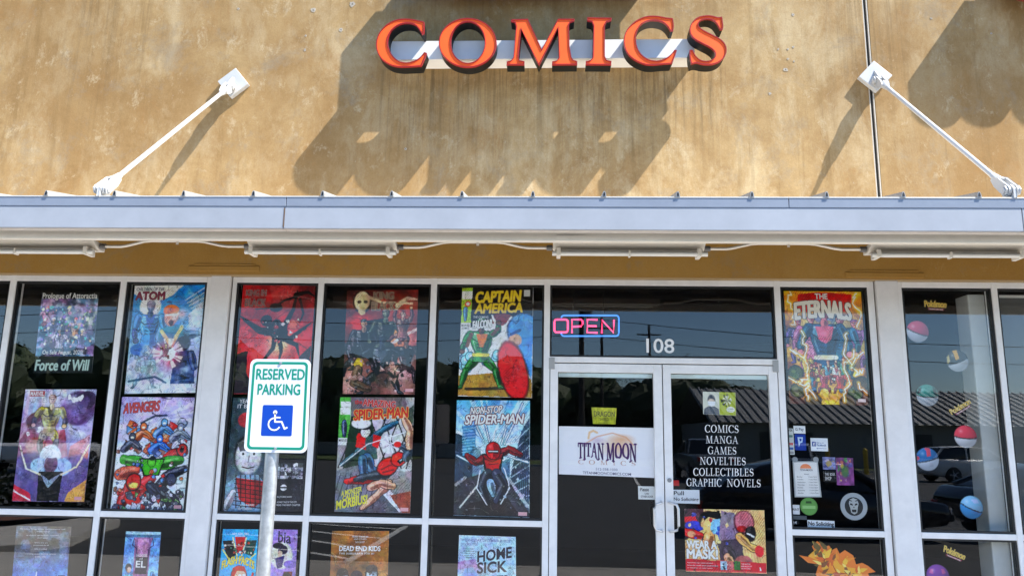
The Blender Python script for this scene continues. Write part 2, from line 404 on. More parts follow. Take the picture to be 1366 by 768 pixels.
# ---------------------------------------------------------------- printed pictures: painted as flat ink on a fine sheet
class Art:
    def __init__(s, A=1.5, n=96, bg=(0, 0, 0)):
        n = int(n * 1.45) if n >= 60 else n
        s.A = A; s.w = n; s.h = int(n * A)
        yy, xx = np.mgrid[0:s.h, 0:s.w]
        s.X = xx * 100.0 / (s.w - 1); s.Y = yy * 100.0 * A / (s.h - 1)
        s.im = np.zeros((s.h, s.w, 3)) + np.array(bg)
    def blend(s, mask, col, a=1.0):
        k = np.clip(mask, 0, 1)[..., None] * a
        s.im = s.im * (1 - k) + np.array(col) * k
    def grad(s, c0, c1, y0=0, y1=None, gamma=1.0):
        y1 = y1 or 100 * s.A
        t = np.clip((s.Y - y0) / (y1 - y0), 0, 1)[..., None] ** gamma
        s.im = np.array(c0) * (1 - t) + np.array(c1) * t; return s
    def poly(s, pts, col, a=1.0):
        inside = np.zeros(s.X.shape, bool); n = len(pts)
        for i in range(n):
            x0, y0 = pts[i]; x1, y1 = pts[(i + 1) % n]
            if y0 == y1: continue
            c = ((y0 > s.Y) != (y1 > s.Y)) & (s.X < (x1 - x0) * (s.Y - y0) / (y1 - y0) + x0)
            inside ^= c
        s.blend(inside.astype(float), col, a); return s
    def ell(s, cx, cy, rx, ry, col, a=1.0, rot=0.0, soft=0.15):
        c, sn = math.cos(rot), math.sin(rot); dx, dy = s.X - cx, s.Y - cy
        d = np.sqrt(((dx * c + dy * sn) / rx) ** 2 + ((-dx * sn + dy * c) / ry) ** 2)
        s.blend((1 - d) / soft + 0.5 if soft < 1 else np.clip(1 - d, 0, 1), col, a); return s
    def glow(s, cx, cy, r, col, a=1.0):
        d = np.hypot(s.X - cx, s.Y - cy) / r; s.blend(np.exp(-d * d * 2), col, a); return s
    def line(s, pts, w, col, a=1.0, w1=None, bulge=0.0):
        n = len(pts) - 1; w1 = w if w1 is None else w1
        best = np.zeros(s.X.shape)
        for i in range(n):
            (x0, y0), (x1, y1) = pts[i], pts[i + 1]; dx, dy = x1 - x0, y1 - y0; L = dx * dx + dy * dy or 1e-6
            t = np.clip(((s.X - x0) * dx + (s.Y - y0) * dy) / L, 0, 1)
            d = np.hypot(s.X - x0 - t * dx, s.Y - y0 - t * dy); ww = (w + (w1 - w) * ((i + t) / n)) * (1 + bulge * np.sin(np.clip(t * 1.25, 0, 1) * math.pi) - bulge * .5 * (t > .85))
            best = np.maximum(best, np.clip((ww / 2 - d) / 0.6 + 0.5, 0, 1))
        s.blend(best, col, a); return s
    def limb(s, pts, w, col, w1=None, ink_w=1.4, hi=0.35, edge=(0.03, 0.03, 0.04)):
        w1 = w if w1 is None else w1
        if ink_w: s.line(pts, w + ink_w, edge, 1, w1 + ink_w, .22)
        s.line(pts, w, col, 1, w1, .22)
        dk = tuple(c * 0.45 for c in col); lt = tuple(c + (1 - c) * 0.5 for c in col)
        s.line([(x + w * 0.22, y + w * 0.18) for x, y in pts], w * 0.42, dk, 0.75, w1 * 0.42, .3)
        s.line([(x - w * 0.2, y - w * 0.14) for x, y in pts], w * 0.22, lt, hi, w1 * 0.22); return s
    def noise(s, seed, cell, amp, cols=None, a=1.0):
        r = np.random.RandomState(seed)
        out = np.zeros(s.X.shape)
        for o in range(3):
            c = cell / 2 ** o; gw, gh = int(100 / c) + 3, int(100 * s.A / c) + 3
            g = r.rand(gh, gw); fx, fy = s.X / c, s.Y / c; ix, iy = fx.astype(int), fy.astype(int)
            tx, ty = fx - ix, fy - iy; tx = tx * tx * (3 - 2 * tx); ty = ty * ty * (3 - 2 * ty)
            out += (g[iy, ix] * (1 - tx) * (1 - ty) + g[iy, ix + 1] * tx * (1 - ty) + g[iy + 1, ix] * (1 - tx) * ty + g[iy + 1, ix + 1] * tx * ty) / 2 ** o
        out = out / 1.75
        if cols is None:
            s.im = np.clip(s.im * (1 + (out[..., None] - 0.5) * 2 * amp), 0, 1)
        else:
            s.blend(np.clip((out - 0.5) / 0.12 * amp, 0, 1), cols, a)
        return s
    def finish(s, seed):
        """broken brush edges, hatching and ink specks over the whole print"""
        def fld(sd, cell):
            r = np.random.RandomState(sd); g = r.rand(int(100 * s.A / cell) + 3, int(100 / cell) + 3)
            fx, fy = s.X / cell, s.Y / cell; ix, iy = fx.astype(int), fy.astype(int); tx, ty = fx - ix, fy - iy
            tx = tx * tx * (3 - 2 * tx); ty = ty * ty * (3 - 2 * ty)
            return g[iy, ix] * (1 - tx) * (1 - ty) + g[iy, ix + 1] * tx * (1 - ty) + g[iy + 1, ix] * (1 - tx) * ty + g[iy + 1, ix + 1] * tx * ty - 0.5
        k = (s.w - 1) / 100.0
        dx = (fld(seed, 9) * 1.0 + fld(seed + 1, 3.0) * 0.2) * k; dy = (fld(seed + 2, 9) * 1.0 + fld(seed + 3, 3.0) * 0.2) * k
        yy, xx = np.mgrid[0:s.h, 0:s.w]
        s.im = s.im[np.clip(np.rint(yy + dy), 0, s.h - 1).astype(int), np.clip(np.rint(xx + dx), 0, s.w - 1).astype(int)]
        m = fld(seed + 4, 5) + 0.6 * fld(seed + 5, 2.2)
        s.im = s.im * (1 + np.where(m > 0.24, 0.1, np.where(m < -0.3, -0.12, 0.0))[..., None])
        hatch = (np.sin((s.X * 1.3 + s.Y) * 1.5 + 5 * fld(seed + 6, 12)) > 0.6) & (fld(seed + 7, 13) > 0.16)
        s.im = s.im * (1 - 0.28 * hatch[..., None])
        for q, (cell, wid, al) in enumerate(((11, .016, .6), (6, .022, .5), (3.4, .03, .32))):
            iso = np.clip(1 - np.abs(fld(seed + 10 + q, cell) - .05) / wid, 0, 1) * (fld(seed + 20 + q, 15) > -.06)
            s.im = s.im * (1 - al * iso[..., None])
            lit = np.clip(1 - np.abs(fld(seed + 10 + q, cell) - .05 - wid * 3) / wid, 0, 1) * (fld(seed + 20 + q, 15) > .02)
            s.im = s.im + (1 - s.im) * (al * .4 * lit[..., None]) * (s.im.mean(2, keepdims=True) > .15)
        hue = np.stack([fld(seed + 30 + q, 8) for q in range(3)], -1); s.im = s.im * (1 + .13 * np.round(hue * 3) / 3)
        mean = s.im.mean(); s.im = np.clip(mean + (s.im - mean) * 1.3 + 0.02, 0, 1); g_ = s.im.mean(2, keepdims=True); s.im = np.clip(g_ + (s.im - g_) * 1.08, 0, 1); s.im = .5 * s.im + .5 * s.im * s.im * (3 - 2 * s.im); s.im = s.im ** .82
    def burst(s, cx, cy, n, col, a=0.6, duty=0.45, seed=0, r0=0, r1=400):
        r = np.random.RandomState(seed); ang = np.arctan2(s.Y - cy, s.X - cx); d = np.hypot(s.X - cx, s.Y - cy)
        k = np.zeros(s.X.shape)
        for i in range(n):
            a0 = r.rand() * 2 * math.pi - math.pi; wd = math.pi / n * duty * (0.4 + 1.2 * r.rand())
            dd = np.abs((ang - a0 + math.pi) % (2 * math.pi) - math.pi); k = np.maximum(k, np.clip((wd - dd) / (wd * 0.35), 0, 1))
        s.blend(k * ((d > r0) & (d < r1)), col, a); return s
    def shards(s, seed, n, box, size, cols, edge=(0.04, 0.04, 0.05)):
        r = random.Random(seed)
        for i in range(n):
            x, y = r.uniform(box[0], box[2]), r.uniform(box[1], box[3]); z = size * r.uniform(0.4, 1.3); a0 = r.uniform(0, 6.3)
            k = r.randint(3, 6); p = [(x + z * r.uniform(0.5, 1) * math.cos(a0 + 6.283 * j / k), y + z * r.uniform(0.5, 1) * math.sin(a0 + 6.283 * j / k)) for j in range(k)]
            if edge: s.line(p + [p[0]], 1.3, edge)
            c = r.choice(cols); s.poly(p, c)
            s.poly([p[0], p[1], (x, y)], tuple(q + (1 - q) * 0.35 for q in c), 0.7)
        return s
    def bolt(s, pts, seed, col=(1, 1, 0.85), w=1.4, halo=(1, 0.7, 0.2)):
        r = random.Random(seed); q = [pts[0]]
        for (x0, y0), (x1, y1) in zip(pts, pts[1:]):
            for t in (0.25, 0.5, 0.75): q.append((x0 + (x1 - x0) * t + r.uniform(-4, 4), y0 + (y1 - y0) * t + r.uniform(-4, 4)))
            q.append((x1, y1))
        if halo: s.line(q, w * 4, halo, 0.45)
        s.line(q, w, col); return s
    def hero(s, x, y, k, suit, dark, skin, hair, lh, rh, lf, rf, belt=None, face=True, ink_w=1.3, head=(0, -1.62)):
        """a plain costumed figure: chest centre x,y; k = head height; hands and feet relative, in heads"""
        P = lambda p: (x + p[0] * k, y + p[1] * k)
        def bend(a, b, o): return (((a[0] + b[0]) / 2 + o[0]), ((a[1] + b[1]) / 2 + o[1]))
        hip = (0, 2.2)
        for sgn, ft in ((-1, lf), (1, rf)):
            h = (sgn * 0.45, 2.1); kn = bend(h, ft, (sgn * 0.35, -0.2))
            s.limb([P(h), P(kn)], k * .86, suit, k * 0.6, ink_w); s.limb([P(kn), P(ft)], k * 0.62, dark, k * 0.34, ink_w); s.limb([P(ft), P((ft[0] + sgn * .45, ft[1] + .12))], k * .34, dark, k * .2, ink_w * .7)
        q = [P(c) for c in ((-1.25, -0.75), (1.25, -0.75), (1.0, 0.6), (0.65, 1.5), (0.85, 2.5), (-0.85, 2.5), (-0.65, 1.5), (-1.0, 0.6))]
        s.line(q + [q[0]], ink_w * 1.6, (0.03, 0.03, 0.04)); s.poly(q, suit)
        s.poly([P(c) for c in ((0.1, -0.7), (1.2, -0.7), (0.95, 0.6), (0.6, 1.6), (0.8, 2.4), (0.1, 2.4))], tuple(c * 0.5 for c in suit), 0.6)
        s.poly([P(c) for c in ((-1.0, -0.6), (-0.3, -0.6), (-0.4, 0.5), (-0.8, 0.4))], tuple(c + (1 - c) * 0.5 for c in suit), 0.5)
        s.poly([P(c) for c in ((-0.6, -0.75), (0.6, -0.75), (0, 1.0))], dark, 0.8)
        lt = tuple(c + (1 - c) * 0.55 for c in suit); bk = (0.04, 0.04, 0.05)
        for m_ in (-1, 1):
            s.line([P((m_ * 1.05, -.1)), P((m_ * .5, .32)), P((m_ * .08, .2))], k * .1, bk, .8)
            s.line([P((m_ * .95, -.55)), P((m_ * .5, -.5))], k * .14, lt, .8)
            for q in (.65, 1.0, 1.35): s.line([P((m_ * .1, q)), P((m_ * .42, q - .08))], k * .08, bk, .7)
            s.line([P((m_ * .85, .3)), P((m_ * .55, 1.3))], k * .12, lt if m_ < 0 else bk, .6)
        if belt: s.line([P((-0.75, 1.75)), P((0.75, 1.75))], k * 0.35, belt)
        for sgn, hd in ((-1, lh), (1, rh)):
            sh = (sgn * 1.2, -0.5); el = bend(sh, hd, (sgn * 0.3, 0.25))
            s.limb([P(sh), P(el)], k * 0.68, suit, k * 0.46, ink_w); s.limb([P(el), P(hd)], k * 0.5, dark, k * 0.34, ink_w)
            s.ell(*P(hd), k * 0.32, k * 0.3, (0.03, 0.03, 0.04)); s.ell(*P(hd), k * 0.25, k * 0.23, skin)
        s.limb([P((0, -0.7)), P((head[0] * 0.6, head[1] * 0.7))], k * 0.5, skin, k * 0.45, ink_w, 0)
        hx, hy = P(head)
        r = k * .78; dk = tuple(c * .5 for c in skin); bk = (0.05, 0.04, 0.05)
        s.ell(hx, hy, r * .5 + ink_w * .5, r * .62 + ink_w * .5, bk); s.ell(hx, hy, r * .48, r * .58, skin)
        s.poly([(hx - r * .42, hy + r * .1), (hx + r * .42, hy + r * .1), (hx + r * .2, hy + r * .66), (hx - r * .2, hy + r * .66)], skin)
        s.poly([(hx + r * .1, hy - r * .3), (hx + r * .48, hy - r * .2), (hx + r * .4, hy + r * .3), (hx + r * .18, hy + r * .62), (hx + r * .04, hy + r * .2)], dk, .8)
        s.poly([(hx - r * .55, hy - r * .02), (hx - r * .6, hy - r * .45), (hx - r * .25, hy - r * .8), (hx + r * .3, hy - r * .78), (hx + r * .6, hy - r * .4), (hx + r * .53, hy + r * .02), (hx + r * .4, hy - r * .28), (hx, hy - r * .36), (hx - r * .4, hy - r * .24)], hair)
        s.line([(hx - r * .35, hy - r * .45), (hx + r * .05, hy - r * .62)], r * .12, tuple(c + (1 - c) * .55 for c in hair), .8)
        if face:
            for e_ in (-.22, .2):
                s.line([(hx + (e_ - .12) * r, hy - r * .12), (hx + (e_ + .12) * r, hy - r * .08)], r * .09, bk); s.ell(hx + e_ * r, hy + r * .02, r * .09, r * .05, (.95, .95, .93)); s.ell(hx + e_ * r, hy + r * .02, r * .04, r * .05, bk)
            s.line([(hx, hy), (hx + r * .06, hy + r * .2), (hx - r * .03, hy + r * .22)], r * .06, dk); s.line([(hx - r * .16, hy + r * .38), (hx + r * .16, hy + r * .36)], r * .07, (.3, .08, .08))
        return s

def sheet(name, px, art, label, cat, group, Y=0.046, mat_=None):
    """a printed sheet: px = photo corners TL,TR,BR,BL"""
    q = [W(x, y, Y) for x, y in px]; f = warp_quad(q)
    o0 = Vector(f(0.5, 1.0))
    if name in ('poster', 'flyer'): art.finish(int(abs(px[0][0] * 7 + px[0][1])))
    h, w = art.im.shape[:2]
    us = np.linspace(0, 1, w); vs = np.linspace(0, 1, h)
    TL, TR, BR, BL = [np.array(p) for p in q]
    U, V = np.meshgrid(us, vs); U, V = U[..., None], V[..., None]
    co = (TL * (1 - U) + TR * U) * (1 - V) + (BL * (1 - U) + BR * U) * V - np.array(o0)
    idx = np.arange(h * w).reshape(h, w)
    fa = np.stack([idx[:-1, :-1], idx[1:, :-1], idx[1:, 1:], idx[:-1, 1:]], -1).reshape(-1, 4)
    nv = h * w; co = co.reshape(-1, 3)
    # backing: the sheet has a thickness of 1.5 mm
    bk = np.array([co[idx[0, 0]], co[idx[0, -1]], co[idx[-1, -1]], co[idx[-1, 0]]]) + np.array([0, 0.0015, 0])
    co = np.vstack([co, bk]); faces = [tuple(r) for r in fa.tolist()]
    faces.append((nv, nv + 1, nv + 2, nv + 3))
    me = bpy.data.meshes.new(name); me.from_pydata(co.tolist(), [], faces)
    a = me.color_attributes.new('Col', 'FLOAT_COLOR', 'POINT')
    c = np.clip(art.im, 0, 1); c = np.where(c <= 0.04045, c / 12.92, ((c + 0.055) / 1.055) ** 2.4)
    c = c * 0.97
    full = np.ones((nv + 4, 4)); full[:nv, :3] = c.reshape(-1, 3); full[nv:, :3] = 0.6
    a.data.foreach_set('color', full.astype('f').ravel())
    me.materials.append(mat_ or PRINT); me.update()
    o = bpy.data.objects.new(name, me); COL.objects.link(o); o.location = o0
    tag(o, label, cat, group)
    return o, f

# ---------------------------------------------------------------- ground and surroundings
SIDE_Y, LOT = -4.1, -0.13
def slab(name, x0, x1, y0, y1, z0, z1, m): return struct(MB().box((x0, y0, z0), (x1, y1, z1)).build(name, m))
mb = MB(); mb.add([(-300, -300, LOT), (300, -300, LOT), (300, SIDE_Y - 0.15, LOT), (-300, SIDE_Y - 0.15, LOT)], [(0, 1, 2, 3)]); struct(mb.build('car_park', ASPHALT))
mb = MB(); mb.add([(-600, -600, LOT - 0.02), (600, -600, LOT - 0.02), (600, 600, LOT - 0.02), (-600, 600, LOT - 0.02)], [(0, 1, 2, 3)]); struct(mb.build('ground', mat('dry_ground', (0.11, 0.1, 0.07), 0.9, noise=0.2)))
slab('sidewalk', -30, 30, SIDE_Y, 0.0, LOT, 0.0, CONCRETE)
slab('kerb', -30, 30, SIDE_Y - 0.15, SIDE_Y - 0.003, LOT, 0.003, CONCRETE)
GRASS = mat('lawn_grass', (0.075, 0.11, 0.03), 0.9, noise=0.35, nscale=3)
slab('lawn', -4, 60, -52, -43, LOT, LOT + 0.1, GRASS)
slab('lawn', -90, -10, -70, -46, LOT, LOT + 0.1, GRASS)
slab('lot_kerb', -4, 60, -43.0, -42.8, LOT, LOT + 0.13, CONCRETE)
def ground_quad(name, pts, z, m):
    mb = MB(); mb.add([(x, y, z) for x, y in pts], [tuple(range(len(pts)))]); return struct(mb.build(name, m))
def stripe(a, b, w, z=LOT + 0.004):
    a, b = Vector(a), Vector(b); d = (b - a).normalized(); n = Vector((-d.y, d.x)) * w / 2
    return ground_quad('parking_line', [tuple(a - n), tuple(b - n), tuple(b + n), tuple(a + n)], z, ROADPAINT)
for k, (a, b) in enumerate([((415, 698), (540, 706)), ((415, 708), (518, 718.5)), ((414, 720), (500, 734)), ((413, 736.5), (465, 745)), ((412, 757), (440, 764))]):
    stripe(RG(*a, LOT), RG(*b, LOT), 0.12, LOT + 0.004)
stripe(RG(436, 766, LOT), RG(545, 699, LOT), 0.14, LOT + 0.008)
for a, b in [((200, 756), (256, 741)), ((296, 712), (410, 716)), ((296, 726), (410, 735)), ((294, 745), (408, 755)), ((844, 634), (856, 652))]:
    stripe(RG(*a, LOT), RG(*b, LOT), 0.12, LOT + 0.004)
for k in range(9):
    stripe((6 + k * 2.7, -30.5), (6 + k * 2.7, -36), 0.1)
isl = [RG(x, y, LOT) for x, y in ((-40, 716), (60, 706), (128, 697), (160, 697), (158, 703), (120, 716), (96, 728), (40, 737), (-40, 742))]
m_ = MB(); m_.add([(x, y, LOT + 0.13) for x, y in isl] + [(x, y, LOT) for x, y in isl], [tuple(range(len(isl)))] + [(i, (i + 1) % 9, 9 + (i + 1) % 9, 9 + i) for i in range(9)])
struct(m_.build('concrete_island', CONCRETE))
bed = [RG(x, y, LOT) for x, y in ((-40, 708), (55, 701), (128, 694), (128, 690), (40, 693), (-40, 697))]
ground_quad('mulch_bed', bed, LOT + 0.15, mat('mulch', (0.16, 0.07, 0.045), 0.9, noise=0.4, nscale=6))

LEAF = [mat('leaf_dark', (0.028, 0.045, 0.016), 0.7), mat('leaf_mid', (0.05, 0.075, 0.024), 0.7)]
BARK = mat('bark', (0.11, 0.08, 0.06), 0.9, noise=0.3)
def tree(x, y, h, r, seed, label, bare=False, name='tree'):
    rd = random.Random(seed); t = empty(name, (x, y, LOT), label, 'tree', 'trees beyond the car park')
    tb = MB(); top = h * (0.75 if bare else 0.55)
    tb.tube([(x, y, LOT), (x + rd.uniform(-.2, .2), y, h * 0.3), (x + rd.uniform(-.4, .4), y + .2, top)], [h * 0.028, h * 0.02, h * 0.008], 7)
    tips = []
    for k in range(11 if not bare else 26):
        a = rd.uniform(0, 6.28); z0 = h * rd.uniform(0.25, 0.7 if bare else 0.5); L = r * rd.uniform(0.5, 0.95)
        e = (x + L * math.cos(a), y + L * math.sin(a), z0 + h * rd.uniform(0.1, 0.32)); tips.append(e)
        tb.tube([(x, y, z0), ((x * 2 + e[0]) / 3, (y * 2 + e[1]) / 3, z0 + (e[2] - z0) * 0.5), e], [h * 0.01, h * 0.007, h * 0.003], 5)
    tb.build('trunk', BARK, t)
    if not bare:
        c = MB(); n = 3800
        cl = [(p[0], p[1], p[2], r * rd.uniform(0.3, 0.5)) for p in tips] + [(x + rd.gauss(0, r * .3), y + rd.gauss(0, r * .3), h * rd.uniform(0.15, 0.85), r * rd.uniform(.3, .5)) for _ in range(20)]
        for cx, cy, cz, cr in cl:
            ph = [rd.uniform(0, 6.3) for _ in range(4)]; vs = []; rr0 = cr * .8; cz = min(cz, h - rr0 * .7)
            for i in range(7):
                th = math.pi * i / 6
                for j in range(9):
                    an = 6.2832 * j / 9; q = rr0 * (1 + .22 * math.sin(3 * an + ph[0]) * math.sin(2 * th + ph[1]) + .15 * math.sin(5 * an + ph[2] + 3 * th))
                    vs.append((cx + q * math.sin(th) * math.cos(an), cy + q * math.sin(th) * math.sin(an), cz + q * .85 * math.cos(th)))
            c.add(vs, [(i * 9 + j, (i + 1) * 9 + j, (i + 1) * 9 + (j + 1) % 9, i * 9 + (j + 1) % 9) for i in range(6) for j in range(9)])
        for k in range(n):
            cx, cy, cz, cr = rd.choice(cl); s = rd.uniform(0.07, 0.17)
            p = Vector((cx + rd.gauss(0, cr * .55), cy + rd.gauss(0, cr * .55), min(h + rd.gauss(0, .25), cz + rd.gauss(0, cr * .5))))
            u = Vector((rd.gauss(0, 1), rd.gauss(0, 1), rd.gauss(0, .7))).normalized(); v = u.orthogonal().normalized()
            c.add([p - u * s, p + v * s * .5, p + u * s, p - v * s * .5], [(0, 1, 2, 3)])
        c.build('crown', LEAF[seed % 2], t)
    return t
tl = ['broad dark tree behind the left end of the car park', 'tall rounded tree left of the far road gap', 'dense evergreen tree beyond the lawn', 'low bushy tree behind the lot wall',
      'dark oak tree beside the lot wall', 'wide leafy tree standing behind the parked pickup', 'mid green tree behind the silver wagon', 'small round tree near the metal roofed shed', 'far left tall tree by the road', 'far left bushy tree by the road', 'leafy tree mirrored above the low wall']
for k, (x, y, h, r) in enumerate([(-19, -62, 8.3, 5.5), (-12, -66, 8.6, 6), (-4.5, -62, 8.2, 5), (1.5, -76, 8.0, 5.5), (6.5, -78, 8.2, 5.4), (10.5, -66, 7.4, 5), (15, -70, 7.6, 5), (19, -74, 7, 4.5), (-28, -58, 8.6, 6), (-38, -62, 9, 6.5), (-8, -80, 9.5, 6.5), (-57, -60, 8.6, 6), (-51, -64, 9.2, 6), (-45.5, -60, 8.2, 6), (-33, -64, 8.8, 6), (-23.5, -66, 8.6, 5.5), (-15.5, -60, 7.6, 5), (-8.5, -62, 8.0, 5)]):
    tree(x, y, h, r, k + 3, tl[k] if k < 11 else 'dark leafy tree in the row mirrored across the left windows')
for k, (x, y, h) in enumerate([(9, -74, 9), (13, -78, 11), (4, -80, 9.5)]):
    tree(x, y, h, 3.2, 40 + k, ['bare thin tree above the wall, left one', 'bare taller tree above the wall', 'bare twiggy tree nearest the poles'][k], True, 'bare_tree')
for k in range(7):
    a = RG(-30 + 24 * k, 692 + 0.5 * (k % 2), LOT); rd = random.Random(k); c = MB()
    for j in range(260):
        p = Vector((a[0] + rd.gauss(0, .38), a[1] + rd.gauss(0, .38), max(LOT + .1, 0.35 + rd.gauss(0, .28)))); u = Vector((rd.gauss(0, 1), rd.gauss(0, 1), rd.gauss(0, 1))).normalized(); v = u.orthogonal()
        c.add([p - u * .06, p + v * .035, p + u * .06, p - v * .035], [(0, 1, 2, 3)])
    tag(c.build('shrub', LEAF[k % 2]), 'low leafy shrub in the mulch bed of the car park', 'shrub', 'shrubs in the mulch bed')

# the long shed with a ribbed metal roof, across the car park on the right
shed = empty('metal_shed', (26, -47, LOT), 'long grey shed with ribbed metal roof across the car park', 'building')
SHEDW = mat('shed_wall', (0.25, 0.245, 0.235), 0.8, noise=0.08)
MB().box((11.5, -62, LOT), (52, -48, 2.95)).build('wall', SHEDW, shed)
rb = MB(); rz0, rz1 = 2.9, 5.6
rb.add([(11, -47.4, rz0), (53, -47.4, rz0), (53, -55, rz1), (11, -55, rz1), (11, -62.6, rz0), (53, -62.6, rz0)], [(0, 1, 2, 3), (3, 2, 5, 4)])
for k in range(70):
    x = 11.1 + k * 0.6
    rb.add([(x, -47.38, rz0 + .02), (x + .1, -47.38, rz0 + .02), (x + .1, -55, rz1 + .02), (x, -55, rz1 + .02), (x, -47.38, rz0 + .12), (x + .1, -47.38, rz0 + .12), (x + .1, -55, rz1 + .12), (x, -55, rz1 + .12)],
           [(4, 5, 6, 7), (0, 4, 7, 3), (1, 2, 6, 5), (0, 1, 5, 4)])
rb.build('roof', mat('shed_roof', (0.32, 0.32, 0.31), 0.5, 0.3), shed)
for k in range(4):
    d = MB().box((14.5 + 8 * k, -47.95, LOT + .02), (18.1 + 8 * k, -48.02, 2.3)).build('garage_door', mat('garage_dark', (0.035, 0.036, 0.04), 0.6), shed)
for k in range(4):
    p = [(1102, 574), (1152, 570), (1185, 572), (1070, 572)][k]; a = RF(*p, 40)
    t = empty('bollard', (a.x, a.y, LOT), ['yellow bollard mirrored above the white card in the window', 'yellow bollard in front of the shed, taller one', 'yellow bollard nearest the shed corner', 'yellow bollard at the lawn edge'][k], 'bollard', 'yellow bollards in the car park')
    MB().tube([(a.x, a.y, LOT), (a.x, a.y, 1.25)], 0.13, 12).build('post', mat('bollard_yellow', (0.65, 0.42, 0.03), 0.5), t, smooth=True)
    MB().tube([(a.x, a.y, 1.25), (a.x, a.y, 1.33), (a.x, a.y, 1.38)], [0.13, 0.1, 0.03], 12).build('cap', mat('bollard_yellow', (0, 0, 0)), t, smooth=True)
# low wall / road edge seen in the left door
MB_ = MB().box((-22, -58.2, LOT), (7.5, -58, 1.0)); tag(MB_.build('lot_wall', mat('pale_wall', (0.36, 0.34, 0.31), 0.8)), 'low pale wall at the far edge of the car park', 'wall')
# utility poles and wires
WOODP = mat('pole_wood', (0.07, 0.055, 0.045), 0.85)
poles = []
for k, (px, py, dep, hh) in enumerate([(776, 470, 34, 11), (152, 500, 30, 10.5), (803, 540, 60, 12), (868, 545, 64, 12)]):
    a = RF(px, py, dep); t = empty('utility_pole', (a.x, a.y, LOT), ['wooden utility pole with crossarm behind the neon sign reflection', 'wooden utility pole mirrored in the leftmost window', 'thin distant utility pole, left of a pair', 'thin distant utility pole, right of a pair'][k], 'pole', 'utility poles')
    MB().tube([(a.x, a.y, LOT), (a.x, a.y, hh)], [0.17, 0.11], 8).build('pole', WOODP, t)
    MB().box((a.x - 1.1, a.y - .06, hh - 1.0), (a.x + 1.1, a.y + .06, hh - .87)).build('crossarm', WOODP, t)
    if k < 2: MB().tube([(a.x + .35, a.y, hh - 3.0), (a.x + .35, a.y, hh - 2.0)], 0.22, 10).build('transformer', mat('transformer_grey', (0.2, 0.2, 0.21), 0.5), t)
    poles.append((a, hh))
def wire(p, q, sag, label):
    pts = [Vector(p).lerp(Vector(q), i / 14) - Vector((0, 0, sag * 4 * (i / 14) * (1 - i / 14))) for i in range(15)]
    tag(MB().tube(pts, 0.018, 5).build('power_line', BLACKINK), label, 'wire', 'power lines over the car park')
(a0, h0), (a1, h1) = poles[0], poles[1]
for k, (dx, dz) in enumerate([(-1, 0), (0, .15), (1, 0), (0, -2.2), (0, -3.1)]):
    wire((a1.x + dx, a1.y, h1 - .85 + dz), (a0.x + dx, a0.y, h0 - .85 + dz), 0.5, 'thin black power line between two utility poles')
    wire((a0.x + dx, a0.y, h0 - .85 + dz), (a0.x + dx + 34, a0.y + 1, h0 - 2.0 + dz), 0.7, 'thin black power line running right from the pole')
    wire((a1.x + dx, a1.y, h1 - .85 + dz), (a1.x + dx - 30, a1.y, h1 - .85 + dz), 0.5, 'thin black power line running left from the pole')

# parked cars
TYRE = mat('tyre', (0.015, 0.015, 0.015), 0.8); RIM = mat('rim', (0.5, 0.5, 0.52), 0.3, 0.8); CARGL = mat('car_glass', (0.012, 0.014, 0.016), 0.04, spec=0.6)
def loft(mb, rings):
    n = len(rings[0]); vs = [p for r in rings for p in r]; fs = []
    for i in range(len(rings) - 1):
        for k in range(n):
            fs.append((i * n + k, (i + 1) * n + k, (i + 1) * n + (k + 1) % n, i * n + (k + 1) % n))
    fs.append(tuple(range(n))); fs.append(tuple((len(rings) - 1) * n + k for k in range(n - 1, -1, -1)))
    mb.add(vs, fs)
SHAPES = {
 'sedan': (4.7, 1.8, [(-2.35, .42, .62, .78), (-2.25, .3, .72, .88), (-1.3, .2, .86, .9), (0, .18, .92, .9), (1.3, .2, .98, .9), (2.15, .3, .98, .86), (2.35, .42, .8, .78)], [(-1.25, .88, .9, .78), (-.45, .9, 1.38, .62), (.6, .92, 1.42, .62), (1.15, .95, 1.3, .62), (1.85, .96, .99, .72)], .33),
 'wagon': (4.6, 1.85, [(-2.3, .45, .8, .8), (-2.2, .32, .95, .9), (-1.3, .25, 1.05, .92), (0, .25, 1.08, .92), (1.6, .25, 1.1, .92), (2.2, .35, 1.1, .88), (2.3, .5, .95, .84)], [(-1.25, 1.05, 1.07, .82), (-.6, 1.06, 1.6, .68), (.7, 1.08, 1.7, .68), (1.7, 1.09, 1.62, .68), (2.2, 1.09, 1.12, .74)], .37),
 'pickup': (5.6, 1.95, [(-2.8, .55, 1.0, .86), (-2.7, .42, 1.12, .96), (-1.4, .38, 1.2, .97), (0, .38, 1.2, .97), (.6, .38, 1.18, .97), (2.6, .42, 1.18, .96), (2.8, .55, 1.1, .92)], [(-1.35, 1.18, 1.2, .86), (-.75, 1.19, 1.75, .72), (.15, 1.19, 1.85, .72), (.6, 1.19, 1.8, .72), (.85, 1.17, 1.2, .8)], .42)}
